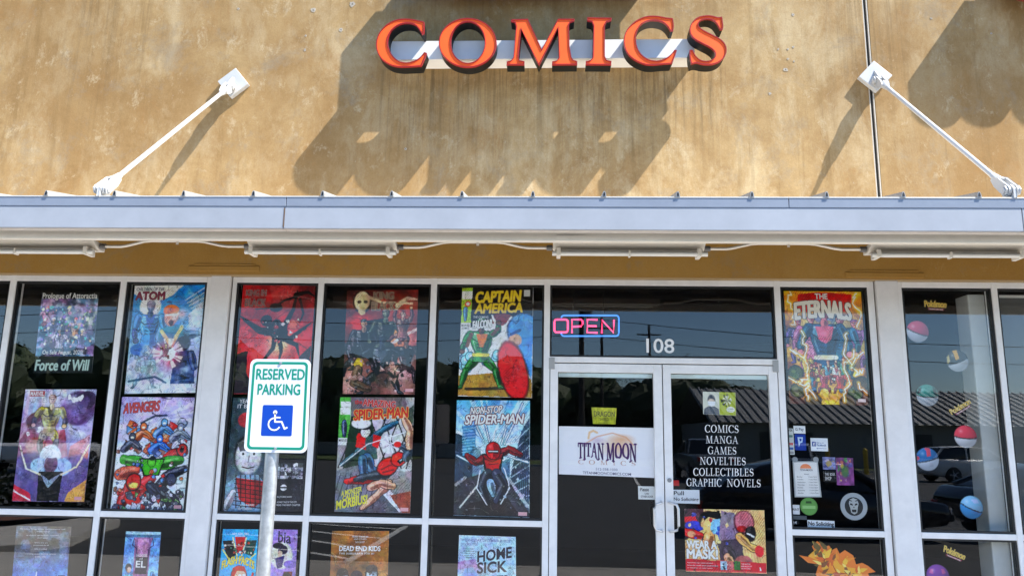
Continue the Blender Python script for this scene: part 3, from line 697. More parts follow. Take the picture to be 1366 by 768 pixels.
def car(name, shape, loc, rz, paint, label, cat='car'):
    L, Wd, body, cab, wr = SHAPES[shape]
    t = empty(name, (0, 0, 0), label, cat, 'cars parked in the car park')
    def sec(x, z0, z1, w): return [(x, -w * .86, z0), (x, -w, z0 + (z1 - z0) * .35), (x, -w * .98, z0 + (z1 - z0) * .75), (x, -w * .9, z1), (x, w * .9, z1), (x, w * .98, z0 + (z1 - z0) * .75), (x, w, z0 + (z1 - z0) * .35), (x, w * .86, z0)]
    b = MB(); loft(b, [sec(*s) for s in body]); parts = [b.build('body', paint, t, bevel=0.05, smooth=True)]
    c = MB(); loft(c, [[(x, -wd - .08, z0), (x, -wd, z1), (x, wd, z1), (x, wd + .08, z0)] for x, z0, z1, wd in cab]); parts.append(c.build('cabin_glass', CARGL, t, bevel=0.03, smooth=True))
    r = MB(); mid = cab[1:-1]; loft(r, [[(x, -wd - .015, z1 - .05), (x, -wd + .05, z1 + .025), (x, wd - .05, z1 + .025), (x, wd + .015, z1 - .05)] for x, z0, z1, wd in mid]); parts.append(r.build('roof', paint, t, bevel=0.02, smooth=True))
    for sy in (-1, 1):
        for i, j in ((0, 1), (-1, -2)):
            a, b2 = cab[i], cab[j]; pl = MB().tube([(a[0], sy * (a[3] + .07), a[2]), (b2[0], sy * (b2[3] + .02), b2[2] - .02)], .05, 6); parts.append(pl.build('pillar', paint, t))
        mxx = (cab[1][0] + cab[-2][0]) / 2; pl = MB().tube([(mxx, sy * (cab[2][3] + .09), cab[2][1]), (mxx, sy * (cab[2][3] + .01), cab[2][2] - .03)], .045, 6)
        parts.append(pl.build('pillar', paint, t))
        for sx in (-.31, .3):
            x = sx * L; y0, y1 = sy * (Wd / 2 - .2), sy * (Wd / 2 + .03)
            w = MB().tube([(x, y0, wr), (x, y0 + sy * .02, wr), (x, y1 - sy * .02, wr), (x, y1, wr)], [wr * .9, wr, wr, wr * .9], 22).build('wheel', TYRE, t, smooth=True)
            rm = MB().tube([(x, y1 - sy * .02, wr), (x, y1 + sy * .012, wr)], wr * .22, 12)
            for q in range(5):
                an = q * 1.2566; rm.tube([(x, y1 + sy * .004, wr), (x + wr * .62 * math.cos(an), y1 + sy * .004, wr + wr * .62 * math.sin(an))], .03, 6)
            rm.build('rim', RIM, w); parts.append(w)
        x0 = body[0][0]; hz = body[1][2] - .16
        parts.append(MB().box((x0 - .02, sy * .5, hz - .07), (x0 + .1, sy * .76, hz + .07)).build('headlight', mat('lamp_clear', (0.7, 0.7, 0.72), 0.1), t, bevel=.02))
        x1 = body[-1][0]; parts.append(MB().box((x1 - .1, sy * .55, hz - .05), (x1 + .02, sy * .8, hz + .12)).build('tail_light', mat('lamp_red', (0.5, 0.02, 0.02), 0.15), t, bevel=.02))
    parts.append(MB().box((body[0][0] - .06, -Wd * .42, .38), (body[0][0] + .15, Wd * .42, .56)).build('bumper', mat('bumper_dark', (.03, .03, .03), .5), t, bevel=.04))
    t.location = (loc[0], loc[1], LOT); t.rotation_euler = (0, 0, rz)
    return t
BLK = mat('black_car_paint', (0.010, 0.012, 0.018), 0.12, coat=0.6); SLV = mat('silver_car_paint', (0.45, 0.46, 0.48), 0.3, 0.4, coat=0.5); GRY = mat('grey_car_paint', (0.13, 0.14, 0.15), 0.3, 0.3, coat=0.5); WHT = mat('white_car_paint', (0.7, 0.7, 0.7), 0.3, coat=0.5)
car('parked_car', 'sedan', (5.2, -9.6), math.pi * 1.0, BLK, 'black sedan parked nearest to the shop front, mirrored below the fiery poster')
car('parked_car', 'sedan', (10.4, -9.9), math.pi * 0.98, BLK, 'black coupe mirrored in the window with the round decals')
car('parked_car', 'pickup', (7.1, -30), math.pi * 0.5, GRY, 'grey pickup truck mirrored in the right door', 'pickup')
car('parked_car', 'wagon', (11.6, -31), math.pi * 0.62, SLV, 'silver wagon mirrored beside the pickup')
car('parked_car', 'wagon', (20.5, -33), math.pi * 0.96, WHT, 'white wagon parked before the metal shed')
car('parked_car', 'wagon', (-15.5, -26), math.pi * 1.5, GRY, 'dark grey wagon with red tail lights in the leftmost reflection')
car('parked_car', 'pickup', (-22, -27), math.pi * 0.5, WHT, 'white pickup truck far left in the car park', 'pickup')

# ---------------------------------------------------------------- the shop building
shop = empty('shop_building', (0, 0, 0), 'tan stucco shop front with white framed windows and double doors', 'building')
WY = -0.03
XL, XR = -9.0, 9.0
ZH = W(640, 371.4).z; ZHB = W(640, 379).z
JX = W(1163, 130, WY).x
ZT = 7.6
def wallpanel(x0, x1):
    return MB().box((x0, WY, 3.42), (x1, 0.25, ZT)).build('upper_wall', STUCCO, shop, bevel=0.006)
JW = 0.021
wallpanel(XL, JX - JW); wallpanel(JX + JW, XR)
MB().box((JX - JW, 0.0, 3.42), (JX + JW, 0.2, ZT)).build('wall_joint', mat('joint_sealant', (0.075, 0.07, 0.06), 0.7, noise=.3), shop)
for sx in (-1, 1):
    MB().box((JX + sx * (JW - .004) - .004, WY + 0.002, 3.43), (JX + sx * (JW - .004) + .004, WY + 0.02, ZT - .02)).build('joint_edge', mat('pale_caulk', (0.55, 0.5, 0.42), 0.8), shop)
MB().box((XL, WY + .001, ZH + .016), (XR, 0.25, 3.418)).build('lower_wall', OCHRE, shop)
MB().box((XL, WY + .008, ZH + .002), (XR, 0.1, ZH + .014)).build('head_flashing', mat('head_caulk', (0.50, 0.36, 0.19), 0.7), shop)
for (xa, xb, ya, yb) in ((253, 346, 351, 362), (1127, 1233, 357, 371)):
    p, q = W(xa, ya, WY), W(xb, yb, WY); z0 = max(q.z, ZH + .022)
    MB().box((p.x, WY - .007, z0), (q.x, WY + .02, z0 + .045)).build('wall_trim', OCHRE, shop, bevel=.004)
    MB().box((p.x + .04, WY - .004, z0 + .05), (q.x - .04, WY + .02, z0 + .066)).build('wall_trim', OCHRE, shop, bevel=.003)
# filled holes in the stucco
PATCH = mat('wall_filler', (0.40, 0.35, 0.28), 0.9, noise=.3, nscale=60)
rd = random.Random(5)
for (x, y, s) in ((418, 14, 9), (470, 6, 11), (455, 40, 8), (407, 67, 5), (1058, 20, 6), (1038, 66, 4), (1051, 66, 4), (1058, 63, 4), (1051, 79, 4), (1059, 82, 4), (1048, 93, 8), (1027, 125, 5), (541, 199, 5), (318, 12, 5), (408, 48, 4), (1242, 25, 4), (1322, 45, 4)):
    c = W(x, y, WY); r = s * 0.0066 * 0.38; n = 11
    pts = [(c.x + r * rd.uniform(.6, 1.25) * math.cos(6.283 * k / n), c.z + r * rd.uniform(.6, 1.2) * math.sin(6.283 * k / n)) for k in range(n)]
    o = MB().prism(pts, WY - .0025, WY + .01).build('wall_patch', PATCH, shop)
    if s > 3: MB().prism([(c.x + r * .22 * math.cos(6.283 * k / 7), c.z + r * .22 * math.sin(6.283 * k / 7)) for k in range(7)], WY - .0035, WY - .0026).build('anchor_hole', BLACKINK, o)
# mullions
def X(px, py=380): return W(px, py).x
ZTR1, ZTR0 = W(560, 690.7).z, W(560, 698.8).z
ZRR1, ZRR0 = W(1200, 708.8).z, W(1200, 716.8).z
ZS = 0.10
MULL = [(13, 21), (160.6, 168.2), (424.6, 432.2), (575, 583), (726.2, 734), (1032.4, 1040.5), (1322, 1329.7)]
def vbar(name, x0, x1, z0=0.0, z1=None, y0=0.0, m=FRAME, y1=0.11):
    return MB().box((x0, y0, z0), (x1, y1, z1 or ZH)).build(name, m, shop, bevel=0.003)
mx = [(X(a), X(b)) for a, b in MULL]
for a, b in mx: vbar('mullion', a, b)
step = mx[1][0] - mx[0][0]
jl = (X(275.8), X(281.8)); jr = (X(310), X(315.6)); kl = (X(1156.9, 384), X(1165.6, 384)); kr = (X(1197.8, 384), X(1203, 384))
for a, b in (jl, jr, kl, kr): vbar('jamb', a, b, y0=0.004)
for a, b, yy in ((282.3, 308, 368), (1168, 1197.2, 374)):
    MB().box((W(a, yy, -.02).x, -0.022, 0), (W(b, yy, -.02).x, 0.14, ZH + .002)).build('column', COLUMN, shop, bevel=0.004)
for a, b in ((jr[0] - .02, jr[0]), (kl[1], kl[1] + .018)):
    MB().box((a, 0.02, 0), (b, .1, ZH)).build('column_seal', mat('seal_brown', (0.12, 0.08, 0.06), .7), shop)
# extra bays out of the picture
ex = [(mx[0][0] - step * k, mx[0][0] - step * k + .05) for k in (1, 2, 3)]
for a, b in ex: vbar('mullion', a, b)
er = [(mx[6][0] + .95 * k, mx[6][0] + .95 * k + .05) for k in (1, 2, 3, 4)]
for a, b in er: vbar('mullion', a, b)
def pane(x0, x1, z0, z1, parent, name='pane'):
    g = MB()
    for (a, b, c, d) in ((x0, x0 + .016, z0, z1), (x1 - .016, x1, z0, z1), (x0 + .016, x1 - .016, z0, z0 + .016), (x0 + .016, x1 - .016, z1 - .016, z1)):
        g.box((a, .012, c), (b, .06, d))
    g.build('gasket', GASKET, parent)
    return MB().box((x0 + .0165, .030, z0 + .0165), (x1 - .0165, .036, z1 - .0165)).build(name, GLASS, parent)
def bay(x0, x1, zt1, zt0, label=None):
    w = MB().box((x0, 0.0012, ZHB), (x1, .108, ZH - .001)).build('window', FRAME, shop, bevel=.003)
    MB().box((x0, 0.0012, zt0), (x1, .108, zt1)).build('rail', FRAME, w, bevel=.003)
    MB().box((x0, 0.0012, .0), (x1, .108, ZS)).build('sill', FRAME, w, bevel=.003)
    pane(x0, x1, zt1, ZHB, w); pane(x0, x1, ZS, zt0, w)
    return w
bays = [(mx[0][1], mx[1][0]), (mx[1][1], jl[0]), (jr[1], mx[2][0]), (mx[2][1], mx[3][0]), (mx[3][1], mx[4][0])]
for a, b in bays: bay(a, b, ZTR1, ZTR0)
for a, b in ((mx[5][1], kl[0]), (kr[1], mx[6][0]), (mx[6][1], er[0][0])): bay(a, b, ZRR1, ZRR0)
for k in range(3): bay(er[k][1], er[k + 1][0], ZRR1, ZRR0)
bay(ex[0][1], mx[0][0], ZTR1, ZTR0); bay(ex[1][1], ex[0][0], ZTR1, ZTR0); bay(ex[2][1], ex[1][0], ZTR1, ZTR0)
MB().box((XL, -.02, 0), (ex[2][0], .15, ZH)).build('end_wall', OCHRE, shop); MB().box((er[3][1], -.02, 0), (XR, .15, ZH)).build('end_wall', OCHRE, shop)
# door opening: transom light, header, two doors
dx0, dx1 = mx[4][1], mx[5][0]
ZD1, ZD0 = W(880, 476.9).z, W(880, 484.6).z
tw = MB().box((dx0, 0.0012, ZHB), (dx1, .108, ZH - .001)).build('transom_window', FRAME, shop, bevel=.003)
MB().box((dx0, 0.0012, ZD0), (dx1, .108, ZD1)).build('door_header', FRAME, tw, bevel=.003)
pane(dx0, dx1, ZD1, ZHB, tw)
dm = (X(883, 500) + X(884.5, 500)) / 2
DY = 0.004
def door(x0, x1, gx0, gx1, zt, side, label):
    zt_g = W(808, 496.5).z
    d = MB()
    d.box((x0, DY, .012), (gx0, DY + .045, zt)); d.box((gx1, DY, .012), (x1, DY + .045, zt))
    d.box((gx0, DY + .0006, zt_g), (gx1, DY + .0444, zt)); d.box((gx0, DY + .0006, .012), (gx1, DY + .0444, .27))
    o = d.build('door', FRAME, shop, bevel=.003); o['label'] = label
    MB().box((gx0 + .0005, .030, .271), (gx1 - .0005, .036, zt_g - .001)).build('pane', GLASS, o)
    zs = W(808, 503.2, .05).z
    MB().box((gx0 + .004, .047, zs), (gx1 - .004, .075, zt_g - .004)).build('weather_strip', mat('pale_strip', (.55, .66, .66), .5), o, bevel=.003)
    hz1, hz0 = W(880, 669.5, -.03).z, W(880, 708, -.03).z
    s = side; bx = (x1 - .028) if s < 0 else (x0 + .028)
    ox = bx + s * .062
    pts = [(bx, DY, hz1), (bx, DY - .045, hz1), (bx + s * .015, DY - .062, hz1 - .004), (ox - s * .012, DY - .066, hz1 - .014), (ox, DY - .066, hz1 - .045),
           (ox, DY - .066, hz0 + .045), (ox - s * .012, DY - .066, hz0 + .014), (bx + s * .015, DY - .062, hz0 + .004), (bx, DY - .045, hz0), (bx, DY, hz0)]
    MB().tube(pts, .0102, 12).build('handle', mat('satin_handle', (.72, .72, .72), .3, .7), o, smooth=True)
    px = x0 + .012 if s < 0 else x1 - .012
    MB().box((px - .024, -.004, zt - .05), (px + .024, -.0, zt + .045)).build('pivot_plate', mat('pivot_grey', (.42, .41, .38), .5, .4), o, bevel=.002)
    return o
o1 = door(dx0 + .006, dm - .004, X(744.4, 500), X(871.6, 500), ZD0 - .008, -1, None)
o2 = door(dm + .004, dx1 - .006 - .0, X(895, 500), X(1025.6, 500), ZD0 - .008, 1, None)
for o, t in ((o1, None), (o2, None)):
    if 'label' in o: del o['label']
lk = W(893, 640, DY)
MB().tube([(lk.x, DY + .002, lk.z), (lk.x, DY - .008, lk.z)], .017, 16).build('lock', mat('lock_metal', (.35, .34, .33), .35, .8), o2, smooth=False)
# interior: room shade painted as near-black, with an inner post and side returns
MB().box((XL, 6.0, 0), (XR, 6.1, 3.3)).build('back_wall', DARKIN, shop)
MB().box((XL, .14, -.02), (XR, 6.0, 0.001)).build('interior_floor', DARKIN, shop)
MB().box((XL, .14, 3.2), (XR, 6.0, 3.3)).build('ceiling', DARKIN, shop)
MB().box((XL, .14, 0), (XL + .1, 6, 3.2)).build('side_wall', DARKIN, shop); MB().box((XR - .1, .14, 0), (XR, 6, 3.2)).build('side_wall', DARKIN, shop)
ip0, ip1 = W(1290, 390, .12).x, W(1311, 390, .12).x
MB().box((ip0, .12, 0), (ip1 + .012, .32, ZHB - .03)).build('inner_post', mat('inner_post_paint', (.55, .58, .56), .6, noise=.05), shop, bevel=.01)
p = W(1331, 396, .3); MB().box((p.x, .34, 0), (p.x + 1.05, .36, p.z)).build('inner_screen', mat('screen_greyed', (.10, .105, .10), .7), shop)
MB().box((p.x, .33, W(1331, 396, .3).z), (p.x + 1.05, .365, W(1331, 392.5, .3).z)).build('screen_rail', mat('screen_rail_paint', (.75, .76, .73), .6), shop)

# ---------------------------------------------------------------- canopy
CY = -1.55
cz = lambda y: W(683, y, CY).z
canopy = empty('canopy', (0, CY, cz(308)), 'long pale blue-grey steel canopy over the shop front', 'canopy')
z_top, z_mid, z_bot = cz(262.3), cz(276.3), cz(305.8)
CX0, CX1 = -8.6, 8.6
joints = [W(379, 290, CY).x, W(1364, 290, CY).x]
xs = [CX0] + joints + [CX1]
for a, b in zip(xs, xs[1:]):
    MB().box((a + .0025, CY, z_bot), (b - .0025, CY + .02, z_mid)).build('fascia', METALW, canopy, bevel=.002)
    MB().box((a + .0025, CY + .0205, z_bot), (b - .0025, CY + .085, z_bot + .008)).build('fascia_flange', mat('flange_paint', (.62, .57, .52), .5, noise=.1), canopy)
joints2 = [W(382, 270, CY).x, W(1052, 270, CY).x]
xs = [CX0] + joints2 + [CX1]
for a, b in zip(xs, xs[1:]):
    MB().box((a + .002, CY - .0035, z_mid + .001), (b - .002, CY + .02, z_top - .009)).build('gutter', METALD, canopy, bevel=.002)
    MB().box((a, CY - .0065, z_top - .009), (b, CY + .03, z_top)).build('gutter_lip', mat('lip_paint', (.55, .55, .53), .4), canopy, bevel=.002)
MB().box((joints[0] - .004, CY - .002, z_bot + .01), (joints[0] + .002, CY + .01, z_mid - .01)).build('rust_streak', mat('rust_stain', (.16, .10, .06), .8), canopy)
RISE = 0.32
def roofz(y): return z_top - .004 + RISE * (y - CY) / 1.55
dk = MB(); n = 260
for k in range(n):
    x0 = CX0 + (CX1 - CX0) * k / n; x1 = CX0 + (CX1 - CX0) * (k + 1) / n
    o = .022 if k % 4 < 2 else 0
    dk.add([(x0, CY + .09, roofz(CY + .09) - .05 - o), (x1, CY + .09, roofz(CY + .09) - .05 - o), (x1, WY - .002, roofz(0) - .05 - o), (x0, WY - .002, roofz(0) - .05 - o)], [(0, 1, 2, 3)])
    if k and (k % 4 in (0, 2)):
        dk.add([(x0, CY + .09, roofz(CY + .09) - .05), (x0, CY + .09, roofz(CY + .09) - .072), (x0, WY - .002, roofz(0) - .072), (x0, WY - .002, roofz(0) - .05)], [(0, 1, 2, 3)])
dk.build('deck', DECK, canopy)
rf = MB(); rf.add([(CX0, CY + .03, roofz(CY + .03)), (CX1, CY + .03, roofz(CY + .03)), (CX1, WY - .002, roofz(WY)), (CX0, WY - .002, roofz(WY))], [(0, 1, 2, 3)]); rf.build('roof_sheet', CREAM, canopy)
tips = [63, 154, 246, 339, 431, 523, 616.6, 711, 806, 904, 1002.6, 1102, 1204, 1305]
ribx = [W(t, 258, CY).x for t in tips]; sp = (ribx[-1] - ribx[0]) / 13
ribx = [ribx[0] - sp * k for k in (5, 4, 3, 2, 1)] + ribx + [ribx[-1] + sp * k for k in (1, 2, 3, 4, 5)]
for x in ribx:
    w, h = .013, .038
    r = MB(); za, zb = roofz(CY) , roofz(WY)
    pr = [(-w, 0), (-w * .8, h * .6), (-w * .35, h), (w * .35, h), (w * .8, h * .6), (w, 0)]
    vs = [(x + a, CY - .012, za + b) for a, b in pr] + [(x + a, WY - .004, zb + b) for a, b in pr]
    r.add(vs, [(i, i + 1, i + 7, i + 6) for i in range(5)] + [(5, 4, 3, 2, 1, 0)])
    rr = r.build('roof_seam', mat('seam_metal', (.36, .36, .35), .45, .3), canopy)
    MB().prism([(x - w * .55, za + .006), (x + w * .55, za + .006), (x + w * .45, za + h * .62), (x + w * .15, za + h * .86), (x - w * .15, za + h * .86), (x - w * .45, za + h * .62)], CY - .0135, CY - .0122).build('seam_end', BLACKINK, rr)
by = -1.40
bz1, bz0 = W(683, 313.2, by).z, W(683, 321.2, by).z
MB().box((CX0, by, bz0), (CX1, by + .05, bz1 + .03)).build('beam', CREAM, canopy, bevel=.003)
MB().box((CX0, by + .051, bz1 + .028), (CX1, by + .13, bz1 + .06)).build('beam', DECK, canopy)
s0 = W(742, 318, by - .002).x; MB().box((s0 - .24 + .24, by - .004, bz0 + .001), (s0 + .19, by - .0005, bz1 - .002)).build('splice_plate', CREAM, canopy, bevel=.001)

# tie rods
def tie(pl, fr, label):
    P = W(*pl, WY); Q = W(*fr, CY + .02)
    Q.z = z_top + .055
    t = empty('tie_rod', tuple(P), label, 'tie rod', 'white steel tie rods holding the canopy')
    s = .082
    pts = [(P.x, P.z + s * 1.38), (P.x + s * 1.38, P.z), (P.x, P.z - s * 1.38), (P.x - s * 1.38, P.z)]
    sgn = 1 if P.x > 0 else -1
    ang = math.radians(85) if sgn < 0 else math.radians(92)
    pts = [(P.x + .142 * math.cos(ang + k * math.pi / 2), P.z + .142 * math.sin(ang + k * math.pi / 2)) for k in range(4)]
    MB().prism(pts, WY - .05, WY - .001).build('wall_plate', WHITE, t, bevel=.004)
    A = Vector((P.x, WY - .03, P.z)); B = Vector((P.x + (Q.x - P.x) * 0.0 + 0, CY + .03, Q.z))
    B.x = Q.x
    d = (B - A).normalized(); u = d.cross(Vector((1, 0, 0))).normalized(); lat = Vector((1, 0, 0)); lat = (lat - d * lat.dot(d)).normalized()
    def clevis(c, dr, L, name):
        m = MB()
        for q in (-1, 1):
            o = lat * q * .026
            ring_ = []
            for k in range(9):
                a = math.pi / 2 + math.pi * k / 8; ring_.append(c + dr * (.035 * math.cos(a)) + u * (.035 * math.sin(a)))
            ring_ += [c + dr * L * .7 - u * .03, c + dr * L - u * .012, c + dr * L + u * .012, c + dr * L * .7 + u * .03]
            nn = len(ring_); th = lat * .008
            vs = [p + o - th for p in ring_] + [p + o + th for p in ring_]
            m.add(vs, [tuple(range(nn)), tuple(range(2 * nn - 1, nn - 1, -1))] + [(i, (i + 1) % nn, nn + (i + 1) % nn, nn + i) for i in range(nn)])
        m.tube([c + dr * L * .66, c + dr * (L + .05)], [.034, .02], 10)
        o = m.build(name, WHITE, t, bevel=.003)
        MB().tube([c - lat * .055, c + lat * .055], .019, 12).build('pin', WHITE, o, smooth=True)
        for q in (-1, 1): MB().tube([c + lat * q * .037, c + lat * q * .047], .034, 6).build('nut', WHITE, o)
    clevis(A + d * .085, d, .13, 'clevis'); clevis(B, -d, .17, 'clevis')
    MB().tube([A + d * .22, B - d * .2], .0165, 14).build('rod', WHITE, t, smooth=True)
    # gusset tabs: one on the wall plate, one on the canopy edge
    a2 = A + d * .085
    g = MB(); th = Vector((.009, 0, 0))
    ps = [Vector((P.x, WY - .0505, P.z + .05)), Vector((P.x, WY - .0505, P.z - .06)), a2 - u * .03 + d * .03, a2 + d * .035, a2 + u * .03 + d * .02]
    g.add([p - th for p in ps] + [p + th for p in ps], [tuple(range(5)), (9, 8, 7, 6, 5)] + [(i, (i + 1) % 5, 5 + (i + 1) % 5, 5 + i) for i in range(5)])
    g.build('gusset', WHITE, t, bevel=.002)
    g = MB(); ps = [Vector((B.x, CY - .01, z_top - .005)), Vector((B.x, CY + .13, z_top - .005)), Vector((B.x, CY + .08, z_top + .085)), Vector((B.x, CY + .02, z_top + .095)), Vector((B.x, CY - .01, z_top + .06))]
    g.add([p - th for p in ps] + [p + th for p in ps], [tuple(range(5)), (9, 8, 7, 6, 5)] + [(i, (i + 1) % 5, 5 + (i + 1) % 5, 5 + i) for i in range(5)])
    g.build('gusset', WHITE, t, bevel=.002)
tie((313.5, 113.5), (136, 247), 'white steel tie rod slanting from the left wall plate to the canopy')
tie((1165, 105), (1349, 247), 'white steel tie rod slanting from the wall joint to the canopy')

# tube lights under the canopy and the conduit between them
LY = -1.12
def fixture(xa, xb, ya, label):
    a = W(xa, ya, LY); b = W(xb, ya, LY)
    t = empty('tube_light', (a.x, LY, a.z), label, 'light fixture', 'tube lights under the canopy')
    zt = W((xa + xb) / 2, ya + 1.2, LY).z; zb = W((xa + xb) / 2, ya + 11.5, LY).z; zl = W((xa + xb) / 2, ya + 19.5, LY - .03).z
    hb = MB(); xa_, xb_ = a.x + .025, b.x - .03; prof = [(LY - .03, zt), (LY - .03, zt - .012), (LY + .045, zb), (LY + .12, zb), (LY + .12, zt)]
    hb.add([(x, y, z) for x in (xa_, xb_) for y, z in prof], [(0, 1, 2, 3, 4), (9, 8, 7, 6, 5)] + [(i, 5 + i, 5 + (i + 1) % 5, (i + 1) % 5) for i in range(5)])
    hb.build('housing', CREAM, t, bevel=.004)
    MB().box((a.x + .04, LY - .028, zb - .012), (b.x - .045, LY + .07, zb - .002)).build('reflector', CREAM, t, bevel=.003)
    zc = (zl + zb) / 2 - .006
    MB().tube([(a.x + .02, LY - .03, zc), (b.x - .02, LY - .03, zc)], .017, 14).build('tube', mat('lamp_tube', (.8, .78, .72), .25), t, smooth=True)
    for x in (a.x + .05, b.x - .09): MB().box((x, LY - .052, zl), (x + .028, LY + .06, zb + .006)).build('end_bracket', CREAM, t, bevel=.003)
    for x in ((a.x + b.x) / 2, ): MB().box((x - .007, LY - .052, zc - .022), (x + .007, LY, zc + .022)).build('clip', CREAM, t, bevel=.002)
    for x in (a.x + .11, b.x - .15):
        m = MB().box((x, LY + .01, zt), (x + .05, LY + .05, zt + .028))
        m.tube([(x - .06, LY + .02, zt + .012), (x + .02, LY - .02, zt + .045), (x + .085, LY + .02, zt + .02)], .009, 6)
        m.tube([(x + .025, LY + .03, zt + .01), (x + .025, LY + .03, zt + .3)], .008, 6)
        m.build('hook', mat('hook_metal', (.4, .38, .34), .4, .6), t)
    for q in range(3):
        x = a.x + (b.x - a.x) * (.12 + .3 * q); MB().box((x, LY + .03, zt), (x + .12, LY + .08, zt + .008)).build('knockout', CREAM, t)
    return a, b, zt, zb
fx = []
for xa, xb, ya, lb in ((-78, 134, 319.5, 'white tube light cut by the left picture edge'), (327, 534, 320.5, 'white tube light above the red poster'), (733, 946, 322.5, 'white tube light above the double doors'), (1155, 1372, 324.5, 'white tube light nearest the right end of the canopy')):
    fx.append(fixture(xa, xb, ya, lb))
for k, (l, r) in enumerate(zip(fx, fx[1:])):
    y = LY + .05; x0, x1 = l[1].x - .03, r[0].x + .025
    z0, z1 = (l[2] + l[3]) / 2 - .0, (r[2] + r[3]) / 2
    zh = (l[2] + r[2]) / 2 + .012; L = x1 - x0
    t = empty('conduit', (x0, y, z0), ['cream conduit bridging the two leftmost tube lights', 'cream conduit running left of the light over the doors', 'cream conduit running right of the light over the doors'][k], 'conduit', 'conduits under the canopy')
    MB().tube([(x0, y, z0), (x0 + .02, y, z0), (x0 + .16, y, z0), (x0 + .2, y, z0 + .006), (x0 + .33, y, zh - .004), (x0 + .38, y, zh), (x1 - .4, y, zh), (x1 - .35, y, zh - .004), (x1 - .22, y, z1 + .006), (x1 - .17, y, z1), (x1, y, z1)], .0105, 10).build('pipe', CREAM, t, smooth=True)
    for xx in (x0 + .025, x1 - .025): MB().tube([(xx - .02, y, z0 if xx < x0 + .1 else z1), (xx + .02, y, z0 if xx < x0 + .1 else z1)], .02, 10).build('connector', mat('connector_dark', (.2, .19, .18), .5, .5), t)
    xm = x0 + L * .52; MB().box((xm - .009, y - .016, zh - .03), (xm + .009, y - .0125, zh + .03)).build('strap', CREAM, t)
# ---------------------------------------------------------------- channel letter signs
FY, BY = -0.33, -0.205
RET = mat('letter_return', (0.010, 0.010, 0.010), 0.45, spec=0.25)
TRIM = mat('letter_trim', (0.30, 0.012, 0.010), 0.35)
FACE = mat('letter_face', (0.95, 0.118, 0.018), 0.5, spec=0.25, noise=0.06)
def smooth(pts, sharp=(), n=5):
    out = []; m = len(pts)
    for i in range(m):
        p0, p1, p2, p3 = pts[i - 1], pts[i], pts[(i + 1) % m], pts[(i + 2) % m]
        a = i in sharp; b = ((i + 1) % m) in sharp
        t1 = ((p2[0] - p0[0]) / 2, (p2[1] - p0[1]) / 2) if not a else ((p2[0] - p1[0]), (p2[1] - p1[1]))
        t2 = ((p3[0] - p1[0]) / 2, (p3[1] - p1[1]) / 2) if not b else ((p2[0] - p1[0]), (p2[1] - p1[1]))
        for k in range(n):
            t = k / n; h = (2 * t ** 3 - 3 * t * t + 1, t ** 3 - 2 * t * t + t, -2 * t ** 3 + 3 * t * t, t ** 3 - t * t)
            out.append(tuple(h[0] * p1[j] + h[1] * t1[j] + h[2] * p2[j] + h[3] * t2[j] for j in (0, 1)))
    return out
def inset(pts, d):
    A = sum(pts[i - 1][0] * pts[i][1] - pts[i][0] * pts[i - 1][1] for i in range(len(pts)))
    sg = 1 if A > 0 else -1; out = []; m = len(pts)
    for i in range(m):
        a, b, c = pts[i - 1], pts[i], pts[(i + 1) % m]
        e1 = Vector((b[0] - a[0], b[1] - a[1])); e2 = Vector((c[0] - b[0], c[1] - b[1]))
        if e1.length < 1e-7 or e2.length < 1e-7: out.append(b); continue
        n1 = Vector((-e1.y, e1.x)).normalized() * sg; n2 = Vector((-e2.y, e2.x)).normalized() * sg
        nn = n1 + n2
        if nn.length < .2: nn = n1
        nn.normalize(); k = d / max(.45, nn.dot(n1)); out.append((b[0] + nn.x * k, b[1] + nn.y * k))
    return out
def zl(pts, ox):
    o = []
    for x, y in pts:
        p = W(ox + x / 7.589, 10 + y / 7.589, FY); o.append((p.x, p.z))
    return o
def ell_pts(cx, cy, rx, ry, rot=0, n=48): return [(cx + rx * math.cos(a) * math.cos(rot) - ry * math.sin(a) * math.sin(rot), cy + rx * math.cos(a) * math.sin(rot) + ry * math.sin(a) * math.cos(rot)) for a in [2 * math.pi * k / n for k in range(n)]]
C1 = [(575, 150), (520, 138), (450, 124), (370, 119), (290, 131), (210, 168), (150, 223), (108, 290), (90, 370), (98, 440), (128, 505), (175, 552), (245, 590), (330, 606), (430, 604), (547, 598), (573, 540), (602, 465), (577, 457), (538, 505), (490, 538), (430, 558), (370, 560), (310, 540), (260, 495), (222, 430), (206, 360), (220, 285), (258, 225), (318, 182), (380, 165), (450, 168), (503, 198), (540, 250), (552, 277), (574, 270), (578, 205)]
C2 = [(663, 114), (600, 108), (520, 93), (440, 90), (365, 103), (285, 143), (220, 203), (180, 270), (167, 345), (180, 420), (215, 482), (280, 537), (370, 577), (450, 587), (560, 578), (652, 572), (680, 510), (704, 438), (680, 434), (640, 483), (580, 523), (500, 543), (420, 530), (350, 482), (305, 412), (291, 330), (300, 250), (340, 182), (400, 146), (470, 135), (550, 150), (602, 187), (640, 243), (668, 240), (674, 190)]
Mm = [(165, 128), (335, 120), (476, 428), (640, 120), (806, 120), (803, 142), (768, 152), (750, 180), (757, 400), (775, 505), (792, 535), (834, 549), (834, 582), (580, 584), (582, 551), (626, 542), (650, 512), (641, 212), (447, 592), (268, 226), (240, 500), (252, 540), (300, 550), (298, 584), (120, 584), (122, 551), (166, 540), (190, 508), (216, 190), (203, 155), (165, 146)]
Ii = [(935, 106), (1183, 110), (1179, 136), (1132, 150), (1114, 185), (1114, 498), (1132, 535), (1181, 548), (1179, 584), (920, 582), (922, 549), (970, 538), (993, 508), (1000, 190), (983, 150), (935, 136)]
